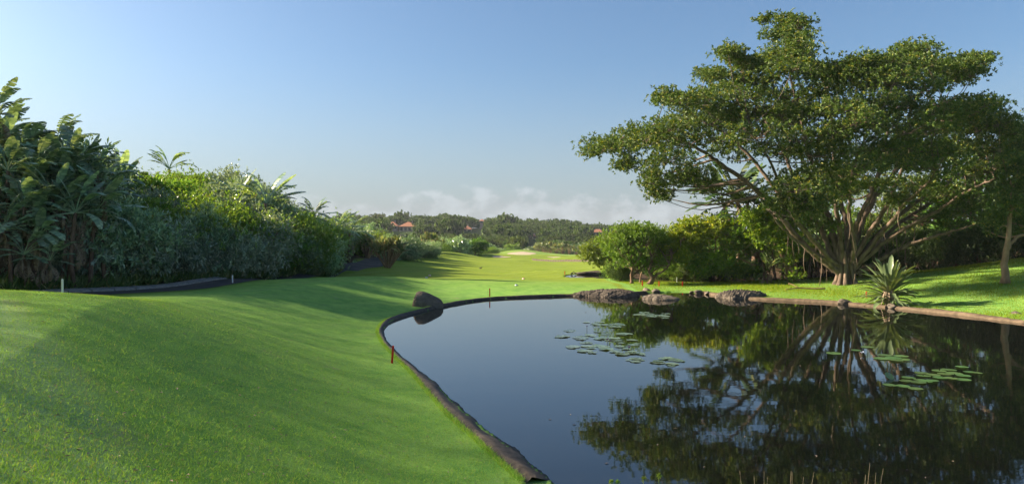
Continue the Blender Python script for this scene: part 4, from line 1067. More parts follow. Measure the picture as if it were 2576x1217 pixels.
MT['roof'] = simple('roof', (.27, .115, .062), (.38, .17, .095), 2, .8)
MT['wall'] = simple('wall', (.26, .22, .18), (.36, .31, .26), 2, .85)
MT['glass'] = simple('glass', (.03, .04, .05), (.06, .07, .09), 2, .15, .6)
MT['solar'] = simple('solar', (.30, .36, .45), (.42, .48, .56), 2, .2, .6)
def hip_roof(b, cx, cy, z, hx, hy, h, over=.6):
    hx += over; hy += over; rl = max(hx - hy, .3) if hx > hy else .3
    V = np.array([[-hx, -hy, 0], [hx, -hy, 0], [hx, hy, 0], [-hx, hy, 0], [-rl, 0, h], [rl, 0, h]]) + [cx, cy, z]
    b.add(V, [np.array([[0, 1, 5, 4], [2, 3, 4, 5]]), np.array([[1, 2, 5], [3, 0, 4]]), np.array([[3, 2, 1, 0]])])
def house(px, py, Y, w, label, blocks, wall='wall'):
    """blocks: (dx, half width, half depth, storey height, roof height, floor) in metres; py is mid-height"""
    c = world_at(px, py, Y); z0 = min(gz(c[0], Y), c[2] - 1.8)
    root = empty('house', (c[0], Y, z0), 0, 1.0); tag(root, label, 'house', 'tile-roofed houses among the trees of the far hill')
    for dx, hx, hy, ht, rh, lift in blocks:
        zt = c[2] - z0 + lift
        b = MB(); b.box((dx, 0, (zt - ht - 2) / 2 + ht / 2), (hx, hy, (zt + 2) / 2)); b.build('wall', MT[wall], root)
        b = MB(); hip_roof(b, dx, 0, zt + .003, hx, hy, rh); rf_ = b.build('roof', MT['roof'], root)
        b = MB(); b.box((dx + hx * .4, hy * .3, zt + rh * .8), (.35, .35, rh * .45)); b.build('chimney', MT[wall], rf_)
        nw = max(1, int(hx * 2 / 2.4))
        for k in range(nw):
            b = MB(); b.box((dx - hx + (k + .5) * hx * 2 / nw, -hy - .03, zt - ht * .5), (hx / nw * .6, .06, ht * .3)); wd_ = b.build('window', MT['glass'], root)
            b = MB(); b.box((dx - hx + (k + .5) * hx * 2 / nw, -hy - .06, zt - ht * .5 - ht * .3), (hx / nw * .7, .12, .06)); b.build('sill', MT[wall], wd_)
    return root
h1 = house(1028, 575, 440, 58, 'largest tile-roofed house on the hill, two wings and a pale solar roof panel', [(0, 5.0, 4.4, 3.0, 2.8, 1.2), (-9.6, 3.4, 3.2, 2.0, 2.6, 1.6), (-3.2, 5.6, 2.6, 1.8, 1.2, -2.4)])
b = MB(); b.add(np.array([[-3.6, -3.9, 3.55 - 2], [-.2, -3.9, 3.55 - 2], [-.2, -1.7, 4.75 - 2], [-3.6, -1.7, 4.75 - 2]]) , np.array([[0, 1, 2, 3]])); 
o = b.build('solar_panel', MT['solar'], h1); zt = world_at(1028, 575, 440)[2] - h1.location.z; o.location = (-.6, -.15, zt - .1 - .4)
house(1170, 579, 455, 27, 'tile-roofed house alone in mid hill, right of the largest', [(0, 4.2, 3.4, 2.0, 2.6, .6)])
house(1503, 588, 470, 26, 'red-roofed house at the right end of the far hill', [(0, 4.2, 3.2, 2.6, 2.0, 1.0)])
house(1338, 598, 400, 22, 'low red-roofed house deep in trees below the skyline', [(0, 3.2, 2.6, 1.4, 1.4, .7)])
house(1096, 577, 470, 14, 'small pale-roofed house right of the largest one', [(0, 1.7, 2, 1.4, .9, .4)])
house(1212, 560, 520, 10, 'tiny red roof peeping over the skyline trees', [(0, 1.5, 2, 1.6, 1.2, 1.2)])
# ------------------------------------------------------------------ rocks
import bmesh
def rock_mat(name, a, b, crack_scale=2.2, crack=.5):
    m, t = nmat(name)
    tcn = N(t, 'ShaderNodeTexCoord'); v = tcn.outputs['Object']
    f = noise(t, v, 3.5, 8, .65); f2 = noise(t, v, 22, 5, .7)
    c = ramp(t, f, [(.3, a), (.7, b)])
    mpp = N(t, 'ShaderNodeMapping'); mpp.inputs['Scale'].default_value = (1, 1, 2.2); mpp.inputs['Rotation'].default_value = (.3, .5, .2)
    t.links.new(v, mpp.inputs[0])
    vo = N(t, 'ShaderNodeTexVoronoi', feature='DISTANCE_TO_EDGE'); vo.inputs['Scale'].default_value = crack_scale
    t.links.new(mpp.outputs[0], vo.inputs['Vector'])
    cr = maprange(t, vo.outputs['Distance'], 0, .06)
    c = mixrgb(t, nmath(t, 'MULTIPLY', nmath(t, 'SUBTRACT', 1.0, cr), crack), c, (.02, .016, .012))
    h = nmath(t, 'ADD', nmath(t, 'MULTIPLY', f2, .4), nmath(t, 'ADD', f, nmath(t, 'MULTIPLY', cr, .5)))
    finish(t, c, .85, .25, h, .8, .05)
    return m
MT['rock_brown'] = rock_mat('rock_brown', (.085, .07, .056), (.20, .168, .135))
MT['rock_dark'] = rock_mat('rock_dark', (.05, .042, .035), (.14, .115, .095), 2.6, .6)
MT['rock_grey'] = rock_mat('rock_grey', (.10, .078, .06), (.19, .155, .122), 1.0, .12)
def rock(loc, size, rz, mat, label, seed, planes=16, ridges=0, lo=.62, group=None, sub=4, rdir=.6):
    gg = np.random.default_rng(seed)
    bm = bmesh.new(); bmesh.ops.create_icosphere(bm, subdivisions=sub, radius=1)
    V = np.array([v.co[:] for v in bm.verts]); F = np.array([[v.index for v in f.verts] for f in bm.faces]); bm.free()
    for _ in range(planes):
        n = unit(gg.normal(size=3) + np.array([0, 0, .25])); d = gg.uniform(lo, .9)
        ex = V @ n - d; V = V - np.outer(np.maximum(ex, 0), n)
    V = V + unit(V) * (.05 * vnoise(V[:, 0] * 3 + V[:, 2] * 2, V[:, 1] * 3, seed) + .025 * vnoise(V[:, 0] * 8, V[:, 1] * 8 + V[:, 2] * 8, seed + 1))[:, None]
    if ridges:
        ph = (V[:, 0] * math.cos(rdir) + V[:, 1] * math.sin(rdir) * .7 + V[:, 2] * .5) * ridges + 1.2 * vnoise(V[:, 0] * 2, V[:, 1] * 2, seed + 2)
        saw = (ph % 1.0)
        V[:, 2] += (saw - .5) * .13 * (V[:, 2] > -.2); V[:, 0] += .05 * np.where(saw < .12, -1, 0)
    V = V * np.asarray(size)
    o = obj('rock', mesh_from('rock', V, [F], MT[mat], ridges == 0))
    o.location = loc; o.rotation_euler.z = rz
    return tag(o, label, 'rock', group)
bm = bmesh.new()                                       # wedge-shaped boulder: high flat left end, sloping to a low right end
for x_, y_, z_ in [(-.84, -.30, -.15), (-.80, .45, -.15), (.86, -.22, -.15), (.80, .42, -.15), (-.66, -.34, .50), (-.60, .38, .60), (-.50, .05, .76), (-.18, -.12, .74), (-.05, .40, .62), (.30, -.34, .36), (.52, .0, .47), (.66, .36, .34), (.82, -.08, .26), (-.30, -.46, .30), (.25, -.48, .02), (-.55, -.48, -.15), (.6, -.42, -.15)]: bm.verts.new((x_, y_, z_))
bmesh.ops.convex_hull(bm, input=bm.verts); bmesh.ops.bevel(bm, geom=bm.edges[:], offset=.045, segments=2, affect='EDGES'); bmesh.ops.triangulate(bm, faces=bm.faces[:]); bmesh.ops.subdivide_edges(bm, edges=bm.edges[:], cuts=2, use_grid_fill=True)
for v_ in bm.verts: v_.co += v_.normal * float(.012 * vnoise(np.array([v_.co.x * 9]), np.array([v_.co.y * 9 + v_.co.z * 7]), 6)[0])
me_ = bpy.data.meshes.new('rock'); bm.to_mesh(me_); bm.free(); me_.materials.append(MT['rock_grey'])
p = on_level(1072, 776); o = obj('rock', me_); o.location = (p[0], p[1] + .42, .05); o.rotation_euler.z = .12; o.scale = (.95, 1, 1.05)
tag(o, 'smooth angular grey boulder on the left shore of the pond', 'rock')
def outcrop(px, py, size, rz, mat, label, seed, strata=5, sdir=.9, hump=.35):
    """bedrock hump: an irregular dome stepped by tilted strata and cut by joints"""
    nx, ny = 110, 56; gg = np.random.default_rng(seed)
    U, W = np.meshgrid(np.linspace(-1.15, 1.15, nx), np.linspace(-1.15, 1.15, ny)); U, W = U.ravel(), W.ravel()
    th = np.arctan2(W, U); r = np.hypot(U, W) / (1 + .10 * np.sin(3 * th + seed) + .07 * np.sin(5 * th + 2 * seed) + .04 * np.sin(11 * th))
    h = np.clip(1 - r ** 2.6, -.5, 1); h = np.sign(h) * np.abs(h) ** .62
    h = h * (1 + hump * vnoise(U * 1.7, W * 1.7, seed)) + .05 * vnoise(U * 7, W * 7, seed + 3)
    for k, (fq, amp, dr) in enumerate([(strata, .16, sdir), (strata * 1.9, .08, sdir + .35), (strata * .7, .10, sdir - 1.3)]):
        ph = (U * math.cos(dr) + W * math.sin(dr)) * fq + .45 * vnoise(U * 2.2, W * 2.2, seed + 5 + k) + h * .6
        f = ph % 1.0
        h = h + amp * (f - .5) - (.09 if k < 2 else .06) * np.exp(-((np.minimum(f, 1 - f)) / .07) ** 2)
    V = np.stack([U * size[0], W * size[1], h * size[2]], 1); V[:, :2] += gg.normal(0, .006, (len(U), 2))
    i = np.arange(ny - 1)[:, None]; j = np.arange(nx - 1)[None]
    F = np.stack([i * nx + j, i * nx + j + 1, (i + 1) * nx + j + 1, (i + 1) * nx + j], -1).reshape(-1, 4)
    p = on_level(px, py); o = obj('rock', mesh_from('rock', V, [F], MT[mat], False)); o.location = (p[0], p[1] + size[1] * .75, 0); o.rotation_euler.z = rz
    return tag(o, label, 'rock')
outcrop(1531, 747, (1.95, 1.1, .42), -.03, 'rock_dark', 'long dark ridged outcrop at the far shore of the pond', 11, 4.2, .7)
outcrop(1671, 755, (1.0, .6, .26), -.05, 'rock_brown', 'low brown rock standing alone in the water', 12, 2.6, .5)
outcrop(1873, 751, (1.42, .8, .5), .1, 'rock_brown', 'large pale cracked rock at the start of the sandy rim', 13, 4.6, 2.5, .2)
p = on_level(2127, 765); rock((p[0], p[1] + .05, .06), (.42, .24, .26), .3, 'rock_brown', 'small wedge rock lying on the sandy rim below the great tree', 14, 14)
for k, (px, py, s, lab) in enumerate([(1758, 739, .22, 'small boulder left of the large cracked rock'), (1782, 741, .18, 'smaller boulder touching the large cracked rock'), (1627, 734, .26, 'tilted stone at the end of the long dark outcrop'), (1650, 736, .22, 'flat stone at the mouth of the little stream'), (1742, 738, .15, 'pebble-like boulder furthest left of the pair by the cracked rock'), (2565, 797, .22, 'dark stone on the sandy rim at the right edge'), (2250, 776, .22, 'flat stone under the spear-leaved plant at the water')]):
    p = on_level(px, py); rock((p[0], p[1] + .15, .08), (s * 1.4, s, s * .75), k, 'rock_brown' if k != 5 else 'rock_dark', lab, 20 + k, 12, sub=3)
for k, (px, py, s, lab) in enumerate([(1500, 692, .9, 'low flat stone on the far side of the little pool'), (1525, 692, .6, 'rounded stone at the end of the little pool'), (1475, 692, .5, 'small flat stone behind the little pool')]):
    p = on_level(px, py); rock((p[0], p[1] + .8, .14), (s * 1.8, s * .5, s * .34), 0, 'rock_dark', lab, 40 + k, 12, sub=3)

# ------------------------------------------------------------------ stakes and tee markers
def stake(px, py, Y, h, w, mat, label, group, lean=0.0):
    p = world_at(px, py, Y); z = gz(p[0], Y)
    b = MB(); b.box((0, 0, h / 2 - .05), (w, w * .6, h / 2 + .05)); V = b.V[0]
    V[4:, :2] *= .92
    b.add(np.array([[-w * .92, -w * .55, h], [w * .92, -w * .55, h], [w * .92, w * .55, h], [-w * .92, w * .55, h], [0, 0, h + w * .5]]), [np.array([[0, 1, 4], [1, 2, 4], [2, 3, 4], [3, 0, 4]])])
    o = b.build('marker_stake', MT[mat]); o.location = (p[0], Y, z); o.rotation_euler.y = lean
    return tag(o, label, 'stake', group)
RS = 'red hazard stakes round the pond'
pw = on_level(986, 909, .12)
stake(986, 909, pw[1], .48, .03, 'red_paint', 'leaning red stake on the near grass bank, largest of all', RS, .07)
stake(1232, 742, 42.1, .47, .032, 'red_paint', 'red stake on the far grass shore mirrored in the open water', RS)
for px, py, lab in [(1616, 719, 'red stake between the forked trunks and the long outcrop'), (1658, 714, 'red stake beside the little stream'), (1717, 714, 'tiny red stake deep in the grass left of the lone rock'), (1767, 731, 'red stake just left of the large cracked rock'), (2180, 742, 'red stake left of the spear-leaved plant'), (1421, 692, 'tiny red stake beside the little far pool')]:
    Y = 43.5 if px in (1767,) else (41 if px == 2180 else (66 if px == 1421 else 50))
    stake(px, py, Y, .34, .035, 'red_paint', lab, RS)
WS = 'white stakes along the cart path'
p = world_at(157, 738, 23.5); stake(157, 738, 24.5, .62, .03, 'white_paint', 'white stake by the cart path below the wild bananas', WS)
stake(585, 720, 39.2, .42, .03, 'white_paint', 'white stake on the crest of the second tee mound', WS)
stake(1703, 709, 55, .4, .03, 'white_paint', 'tiny white stake in the grass under the bright trees', WS)
def marker(px, py, Y, mat, label):
    p = world_at(px, py, Y); z = gz(p[0], Y)
    root = empty('tee_marker', (p[0], Y, z), 0, .6); tag(root, label, 'tee marker', 'tee markers')
    th = np.linspace(0, 2 * math.pi, 16, endpoint=False)
    def dome(prof):
        V = np.concatenate([np.stack([r * np.cos(th), r * np.sin(th), np.full(16, zz)], 1) for r, zz in prof]); k = len(prof)
        i = np.arange(k - 1)[:, None]; j = np.arange(16)[None]
        return V, [np.stack([i * 16 + j, i * 16 + (j + 1) % 16, (i + 1) * 16 + (j + 1) % 16, (i + 1) * 16 + j], -1).reshape(-1, 4)]
    b = MB(); b.add(*dome([(.15, .0), (.17, .05), (.155, .09), (.125, .115)])); b.build('body', MT['white_paint'], root, True)
    b = MB(); b.add(*dome([(.126, .117), (.10, .14), (.05, .155), (.005, .158)])); b.build('cap', MT[mat], root, True)
    b = MB(); b.add(*dome([(.153, -.02), (.172, .0), (.176, .028), (.172, .032)])); b.build('base_ring', MT[mat], root, True)
marker(1073, 701, 52.5, 'blue_paint', 'blue and white tee marker, left one of the nearer pair'); marker(1299, 716, 47.6, 'blue_paint', 'blue and white tee marker, right one of the nearer pair')
marker(1081, 695, 56.5, 'red_paint', 'red and white tee marker, left one of the farther pair'); marker(1317, 703, 55.5, 'red_paint', 'red and white tee marker, right one of the farther pair')

# ------------------------------------------------------------------ birds
MT['bird'] = simple('bird', (.02, .018, .016), (.06, .05, .045), 8)
def bird(px, py, Y, rz, s, label):
    p = world_at(px, py, Y); z = max(gz(p[0], Y), .02)
    V, F = [], []
    b = MB()
    prof = [(-.24, .10, .005), (-.17, .13, .045), (-.05, .14, .085), (.06, .15, .09), (.13, .18, .06), (.15, .25, .035), (.165, .31, .038), (.20, .33, .036), (.235, .325, .02), (.30, .315, .006)]
    P = np.array([(x, 0, zz) for x, zz, r in prof]); b.tube(P, [r for _, _, r in prof], 8)
    for sy in (-.03, .03): b.tube([(0, sy, .08), (.0, sy, 0)], [.01, .01], 4)
    o = b.build('bird', MT['bird'], None, True); o.location = (p[0], Y, z - .005); o.rotation_euler.z = rz; o.scale = (s, s, s)
    tag(o, label, 'bird')
bird(1438.8, 690.5, 66.5, .4, 0.7, 'dark waterbird at the edge of the little far pool, left one'); bird(1447, 691, 66.6, 2.6, 0.7, 'dark waterbird at the edge of the little far pool, right one'); bird(1209, 678, 78, 0, .7, 'dark bird standing on the shaded fairway')

# ------------------------------------------------------------------ water lilies
gl = np.random.default_rng(91)
def pad_mesh(seed, worn):
    gg = np.random.default_rng(seed); n = 20
    th = np.linspace(.12, 2 * math.pi - .12, n); r = 1 + .03 * np.sin(7 * th + seed) + gg.normal(0, .012, n)
    V = [(.03, 0, .004)] + [(.55 * c * q, .55 * s * q, .006) for c, s, q in zip(np.cos(th), np.sin(th), r)] + [(c * q, s * q, .012 + .05 * max(0, gg.normal(0, 1 if worn else .35))) for c, s, q in zip(np.cos(th), np.sin(th), r)]
    j = np.arange(n - 1)
    F = [np.stack([np.zeros(n - 1, int), 1 + j, 2 + j], 1), np.stack([1 + j, 1 + n + j, 2 + n + j, 2 + j], 1)]
    return mesh_from('lily_pad', np.array(V), F, MT['lily_worn' if worn else 'lily'], True)
PM = {True: [pad_mesh(k, True) for k in range(3)], False: [pad_mesh(10 + k, False) for k in range(3)]}
LILY = {
 'worn lily pad in the large raft in mid pond': (True, [(193, 148, 34), (157, 178, 40), (338, 155, 20), (480, 165, 45), (250, 185, 45), (300, 172, 30), (360, 190, 45), (420, 190, 40), (520, 197, 30), (280, 212, 35), (350, 228, 40), (290, 230, 40), (210, 232, 40), (275, 255, 45), (385, 245, 40), (455, 232, 25), (460, 212, 25), (530, 222, 30), (440, 200, 30), (470, 272, 40), (520, 265, 40), (560, 268, 30), (490, 245, 25), (430, 258, 30), (385, 168, 25)]),
 'worn lily pad in the small group behind the large raft': (True, [(350, 103, 28), (345, 117, 32), (440, 115, 40), (430, 128, 35), (375, 118, 25), (468, 121, 20)]),
 'worn lily pad in the farthest raft before the lone rock': (True, [(560, 65, 35), (600, 60, 40), (640, 68, 45), (680, 72, 40), (620, 75, 30), (700, 60, 25)]),
 'worn lily pad just off the near corner of the large raft': (True, [(540, 295, 35), (540, 310, 30), (568, 302, 20)]),
 'lily pad in the raft between open water and the tree reflection': (True, [(655, 315, 42), (715, 293, 34), (745, 302, 40), (730, 322, 36), (772, 308, 25)]),
 'fresh green lily pad in the loose group under the reflected trunk': (False, [(1578, 266, 38), (1695, 250, 25), (1752, 234, 32), (1845, 277, 35), (1830, 295, 40), (1890, 292, 40), (1930, 283, 38), (1905, 305, 35), (1945, 298, 30)]),
 'fresh green lily pad in the big raft on the dark right water': (False, [(1870, 432, 34), (1942, 438, 34), (2008, 452, 36), (1960, 412, 35), (1970, 395, 35), (2020, 420, 40), (2060, 415, 35), (2095, 412, 33), (2030, 405, 30), (2040, 370, 35), (2050, 385, 35), (2100, 380, 35), (2140, 395, 40), (2190, 398, 35), (2130, 360, 35), (2250, 340, 32), (2210, 372, 42), (2255, 404, 40), (2160, 375, 35), (2290, 365, 30), (2330, 370, 25), (2260, 385, 35), (2180, 355, 40)])}
for lab, (worn, pts) in LILY.items():
    if worn: pts = pts + [(x_ + gl.normal(0, 26), y_ + gl.normal(0, 6), h_ * gl.uniform(.5, .75)) for x_, y_, h_ in pts]
    for k, (zx, zy, hw) in enumerate(pts):
        p = on_level(1340.3 + .4797 * zx, 760.9 + .4797 * zy); s = hw * .4797 * p[1] / FPX
        o = obj('lily_pad', PM[worn][k % 3]); o.location = (p[0], p[1], .006 + .0022 * (k % 8)); o.rotation_euler = (gl.normal(0, .015), gl.normal(0, .015), gl.uniform(0, 6.28)); o.scale = (s, s, s)
        tag(o, lab, 'lily pad', lab.replace('lily pad', 'lily pads'))
p = on_level(1340.3 + .4797 * 1870, 760.9 + .4797 * 398)
o = obj('lily_pad', PM[False][0]); o.location = (p[0], p[1], .07); o.rotation_euler = (.5, -.5, 1); o.scale = (.12, .12, .12); tag(o, 'lily pad standing tilted out of the water at the big raft', 'lily pad', 'tilted pads')
MT['petal'] = simple('petal', (.10, .06, .16), (.20, .14, .30), 8); MT['petal_pale'] = simple('petal_pale', (.45, .5, .7), (.6, .65, .8), 8)
MT['lily_stalk'] = simple('lily_stalk', (.04, .06, .02), (.08, .10, .04), 8)
def lily(zx, zy, h, pale, label, s=.07, tilt=0):
    p = on_level(1340.3 + .4797 * zx, 760.9 + .4797 * zy); root = empty('water_lily', (p[0], p[1], 0)); tag(root, label, 'water lily')
    b = MB(); b.tube([(0, 0, -.2), (tilt * .4, 0, h * .5), (tilt, 0, h)], [.010, .009, .008], 6); b.build('stalk', MT['lily_stalk'], root, True)
    for k in range(9):
        a = k * 2.4; u = np.array([math.cos(a), math.sin(a), 0]); el = .9 if pale else 1.25
        d = u * math.cos(el) + np.array([0, 0, math.sin(el)]); w = np.cross(d, u + [0, 0, .01]); w = unit(np.array([-u[1], u[0], 0]))
        V = np.array([(0, 0, 0), d * s * .5 + w * s * .2 + u * .01, d * s, d * s * .5 - w * s * .2 + u * .01]) + [tilt, 0, h]
        obj('petal', mesh_from('petal', V, [np.array([[0, 1, 2, 3]])], MT['petal_pale' if pale else 'petal'], True), root)
lily(284, 150, .16, False, 'dark closed lily bud standing tallest at the back of the large raft'); lily(392, 215, .11, False, 'dark lily bud in the middle of the large raft', .08); lily(405, 218, .10, False, 'second dark lily bud beside the middle one', .06); lily(492, 252, .07, False, 'bent lily bud lying towards the right of the large raft', .09, .08); lily(1727, 275, .05, True, 'small pale lily flower in the loose group of pads', .09)

# ------------------------------------------------------------------ spear-leaved plant on the rim
def spear_mesh(L, W, bend, seed):
    n = 8; s = np.linspace(0, 1, n); a = bend * s ** 1.5; P = np.zeros((n, 3))
    for i in range(1, n): P[i] = P[i - 1] + L / (n - 1) * np.array([math.sin(a[i]), 0, math.cos(a[i])])
    w = W * .5 * np.interp(s, [0, .25, .6, .85, 1], [.35, .6, 1, .75, .02]); T = unit(np.gradient(P, axis=0)); U = np.stack([-T[:, 2], np.zeros(n), T[:, 0]], 1)
    V = np.concatenate([P + np.stack([np.zeros(n), -w, np.zeros(n)], 1) + U * w[:, None] * .45, P, P + np.stack([np.zeros(n), w, np.zeros(n)], 1) + U * w[:, None] * .45])
    i = np.arange(n - 1)
    F = [np.stack([i, i + 1, n + i + 1, n + i], 1), np.stack([n + i, n + i + 1, 2 * n + i + 1, 2 * n + i], 1)]
    return mesh_from('leaf', V, F, MT['spear_leaf'], True)
SP = [spear_mesh(1.55, .27, .5, 1), spear_mesh(1.35, .27, .9, 2), spear_mesh(1.6, .24, .25, 3)]
SPD = [m.copy() for m in SP]
for m in SPD: m.materials.clear(); m.materials.append(MT['dead_leaf'])
p = on_level(2243, 772); gs = np.random.default_rng(5)
root = empty('spear_plant', (p[0], p[1] + .25, .12)); tag(root, 'big rosette of long grey-green spear leaves on the rim below the great tree', 'plant')
for k in range(92):
    az = k * 2.399; th = math.radians(6 + 88 * (k / 92) ** .8 + gs.normal(0, 7)); z0 = .95 - .75 * k / 92 + gs.uniform(-.1, .1); rr = .12 + .1 * gs.random()
    d = np.array([math.sin(th) * math.cos(az), math.sin(th) * math.sin(az), math.cos(th)])
    M = Matrix.Translation(Vector((rr * math.cos(az), rr * math.sin(az), z0))) @ frame(d, np.array([math.cos(az), math.sin(az), -.6])) @ Matrix.Scale(gs.uniform(.75, 1.08), 4)
    obj('leaf', SP[k % 3], root, M=M)
for k in range(16):
    az = gs.uniform(0, 6.28); d = np.array([math.cos(az) * .45, math.sin(az) * .45, -.8])
    M = Matrix.Translation(Vector((.2 * math.cos(az), .2 * math.sin(az), .75))) @ frame(d, np.array([0, 0, -1.])) @ Matrix.Scale(gs.uniform(.45, .6), 4)
    obj('dead_leaf', SPD[k % 3], root, M=M)
b = MB(); b.tube([(0, 0, -.3), (0, 0, .5), (0, 0, 1.0)], [.22, .2, .1], 9); b.build('stem', MT['dead_leaf'], root, True)
# fallen branch on the grass left of the great tree
P = [world_at(x, y, Y_) for x, y, Y_ in ((1975, 722, 45.5), (2010, 716, 46), (2045, 718, 46), (2075, 719, 46))]
P = np.array([[q[0], q[1], gz(q[0], q[1]) + .07 + .05 * (k == 1)] for k, q in enumerate(P)])
b = MB(); b.tube(spline(P, 14), np.linspace(.03, .065, 14), 6); b.tube(spline([P[1], P[1] + [-.3, .3, .2], P[1] + [-.5, .5, .25]], 5), np.linspace(.03, .015, 5), 5)
tag(b.build('fallen_branch', MT['pale_bark'], None, True), 'bare fallen branch lying on the grass left of the great tree', 'branch')

# ------------------------------------------------------------------ ground cover, grass
def blades(n, xs, ys, hmin, hmax, wmin, wmax, seed, lean=.35, zoff=0.0, seg=1):
    gg = np.random.default_rng(seed); z = ground_z(xs, ys)
    m = len(xs); az = gg.uniform(0, 6.28, m); h = gg.uniform(hmin, hmax, m); w = gg.uniform(wmin, wmax, m)
    s = np.stack([np.cos(az), np.sin(az), np.zeros(m)], 1); la = gg.uniform(0, 6.28, m)
    tip = np.stack([np.cos(la) * h * lean * gg.uniform(.3, 1.6, m), np.sin(la) * h * lean * gg.uniform(.3, 1.6, m), h], 1)
    B = np.stack([xs, ys, z - .01 + zoff], 1)
    V = np.stack([B - s * w[:, None] * .5, B + s * w[:, None] * .5, B + tip], 1).reshape(-1, 3)
    return V, [np.arange(m * 3).reshape(-1, 3)]
def sample(n, r0, r1, a0, a1, seed, pw=1.0):
    gg = np.random.default_rng(seed)
    a = np.radians(gg.uniform(a0, a1, n)); u = gg.random(n) ** pw; r = r0 * (r1 / r0) ** u
    return r * np.sin(a), r * np.cos(a)
MT['turf_blade'] = leaf_mat('turf_blade', (.13, .24, .075), (.25, .38, .13), (.42, .38, .20), .12, .3, .6, .1, 0)
MT['lush_blade'] = leaf_mat('lush_blade', (.12, .27, .05), (.25, .43, .085), (.36, .34, .13), .08, .35, .6, .1, 0)
MT['bank_blade'] = leaf_mat('bank_blade', (.09, .16, .008), (.20, .28, .014), (.28, .25, .05), .08, .4, .6, .08, 0)
x, y = sample(330000, 4.2, 30, -37, 8, 801, .85)
d = sdist(x, y, SHORE); keep = (d > .37 * rimw(y)); x, y, d = x[keep], y[keep], d[keep]
rg = 1 - sstep(6, 15, d); gg = np.random.default_rng(3); lush = gg.random(len(x)) < rg
V, F = blades(0, x[~lush], y[~lush], .010, .024, .005, .009, 802, .8); tag(obj('turf_grass', mesh_from('turf_grass', V, F, MT['turf_blade'])), 'short mown grass of the near tee', 'grass', kind='stuff')
V, F = blades(0, x[lush], y[lush], .018, .045, .006, .011, 803, .7); tag(obj('bank_grass', mesh_from('bank_grass', V, F, MT['lush_blade'])), 'lush green grass on the near pond bank', 'grass', kind='stuff')
tq = gg.integers(0, LEFT_END - 2, 15000); pq = SHORE[tq] + gg.normal(0, .12, (15000, 2)); dq = sdist(pq[:, 0], pq[:, 1], SHORE)
wq = .38 * rimw(pq[:, 1]); nq = unit(SHORE[(tq + 1) % 290] - SHORE[tq]); nq = np.stack([nq[:, 1], -nq[:, 0]], 1)
if (sdist(SHORE[tq[:200], 0] + nq[:200, 0] * .3, SHORE[tq[:200], 1] + nq[:200, 1] * .3, SHORE) < 0).mean() > .5: nq = -nq
pq = SHORE[tq] + (SHORE[(tq + 1) % 290] - SHORE[tq]) * gg.random((15000, 1)) + nq * (wq + gg.uniform(-.03, .08, 15000))[:, None]
V, F = blades(0, pq[:, 0], pq[:, 1], .03, .08, .007, .014, 806, .9, .05); tag(obj('rim_grass', mesh_from('rim_grass', V, F, MT['lush_blade'])), 'fringe of grass hanging over the dark pond rim', 'grass', kind='stuff')
x = gg.uniform(8, 42, 230000); y = gg.uniform(29, 58, 230000)
d = sdist(x, y, SHORE); s2 = sdist(x, y, WOOD); keep = (d > .34) & (s2 > -2) & (x < y * .72 + 2); x, y = x[keep], y[keep]
pat = vnoise(x / 1.5, y / 1.5, 44)
V, F = blades(0, x, y, .04, .13, .014, .03, 804, .6)
Vr = V.reshape(-1, 3, 3); hgt = (.55 + .55 * np.clip(pat + .5, 0, 1.6))[:, None] ; Vr[:, 2] = (Vr[:, 0] + Vr[:, 1]) / 2 + (Vr[:, 2] - (Vr[:, 0] + Vr[:, 1]) / 2) * hgt
tag(obj('long_grass', mesh_from('long_grass', Vr.reshape(-1, 3), F, MT['bank_blade'])), 'long sunlit grass on the far bank under the trees', 'grass', kind='stuff')
# strap-leaved cover under the wild bananas and along the hedge foot
MT['strap'] = leaf_mat('strap', (.05, .105, .030), (.13, .21, .06), (.22, .22, .07), .06, .3, .35, .45, 0)
gg = np.random.default_rng(9)
n = 26000; tt = gg.random(n); i0 = np.clip((tt * 59).astype(int), 0, 58); fr = (tt * 59 - i0)[:, None]
base = front[i0] * (1 - fr) + front[i0 + 1] * fr
dens = np.where(tt < .33, 1.0, .34); keep = gg.random(n) < dens; base, tt = base[keep], tt[keep]
nn_ = np.array([.72, -.66]); off = np.where(tt < .33, gg.uniform(-1.0, 2.2, len(tt)), gg.uniform(-.6, 1.25, len(tt)))
cl = base + nn_ * off[:, None]; clump_c = np.round(cl / .55) * .55 + .12 * gg.normal(size=cl.shape)
xs, ys = clump_c[:, 0] + gg.normal(0, .05, len(cl)), clump_c[:, 1] + gg.normal(0, .05, len(cl))
zb = ground_z(xs, ys); az = gg.uniform(0, 6.28, len(xs)); el = gg.uniform(.5, 1.4, len(xs))
D = np.stack([np.cos(az) * np.cos(el), np.sin(az) * np.cos(el), np.sin(el)], 1); L = gg.uniform(.35, .75, len(xs)) * np.where(tt < .33, 1.15, .95)
V, F = leaves(np.stack([xs, ys, zb], 1), D, L, L * .075, gg, .3, .4)
tag(obj('strap_leaf_cover', mesh_from('strap_leaf_cover', V, [F], MT['strap'])), 'strap-leaved ground cover along the foot of the bushes by the path', 'ground cover', kind='stuff')
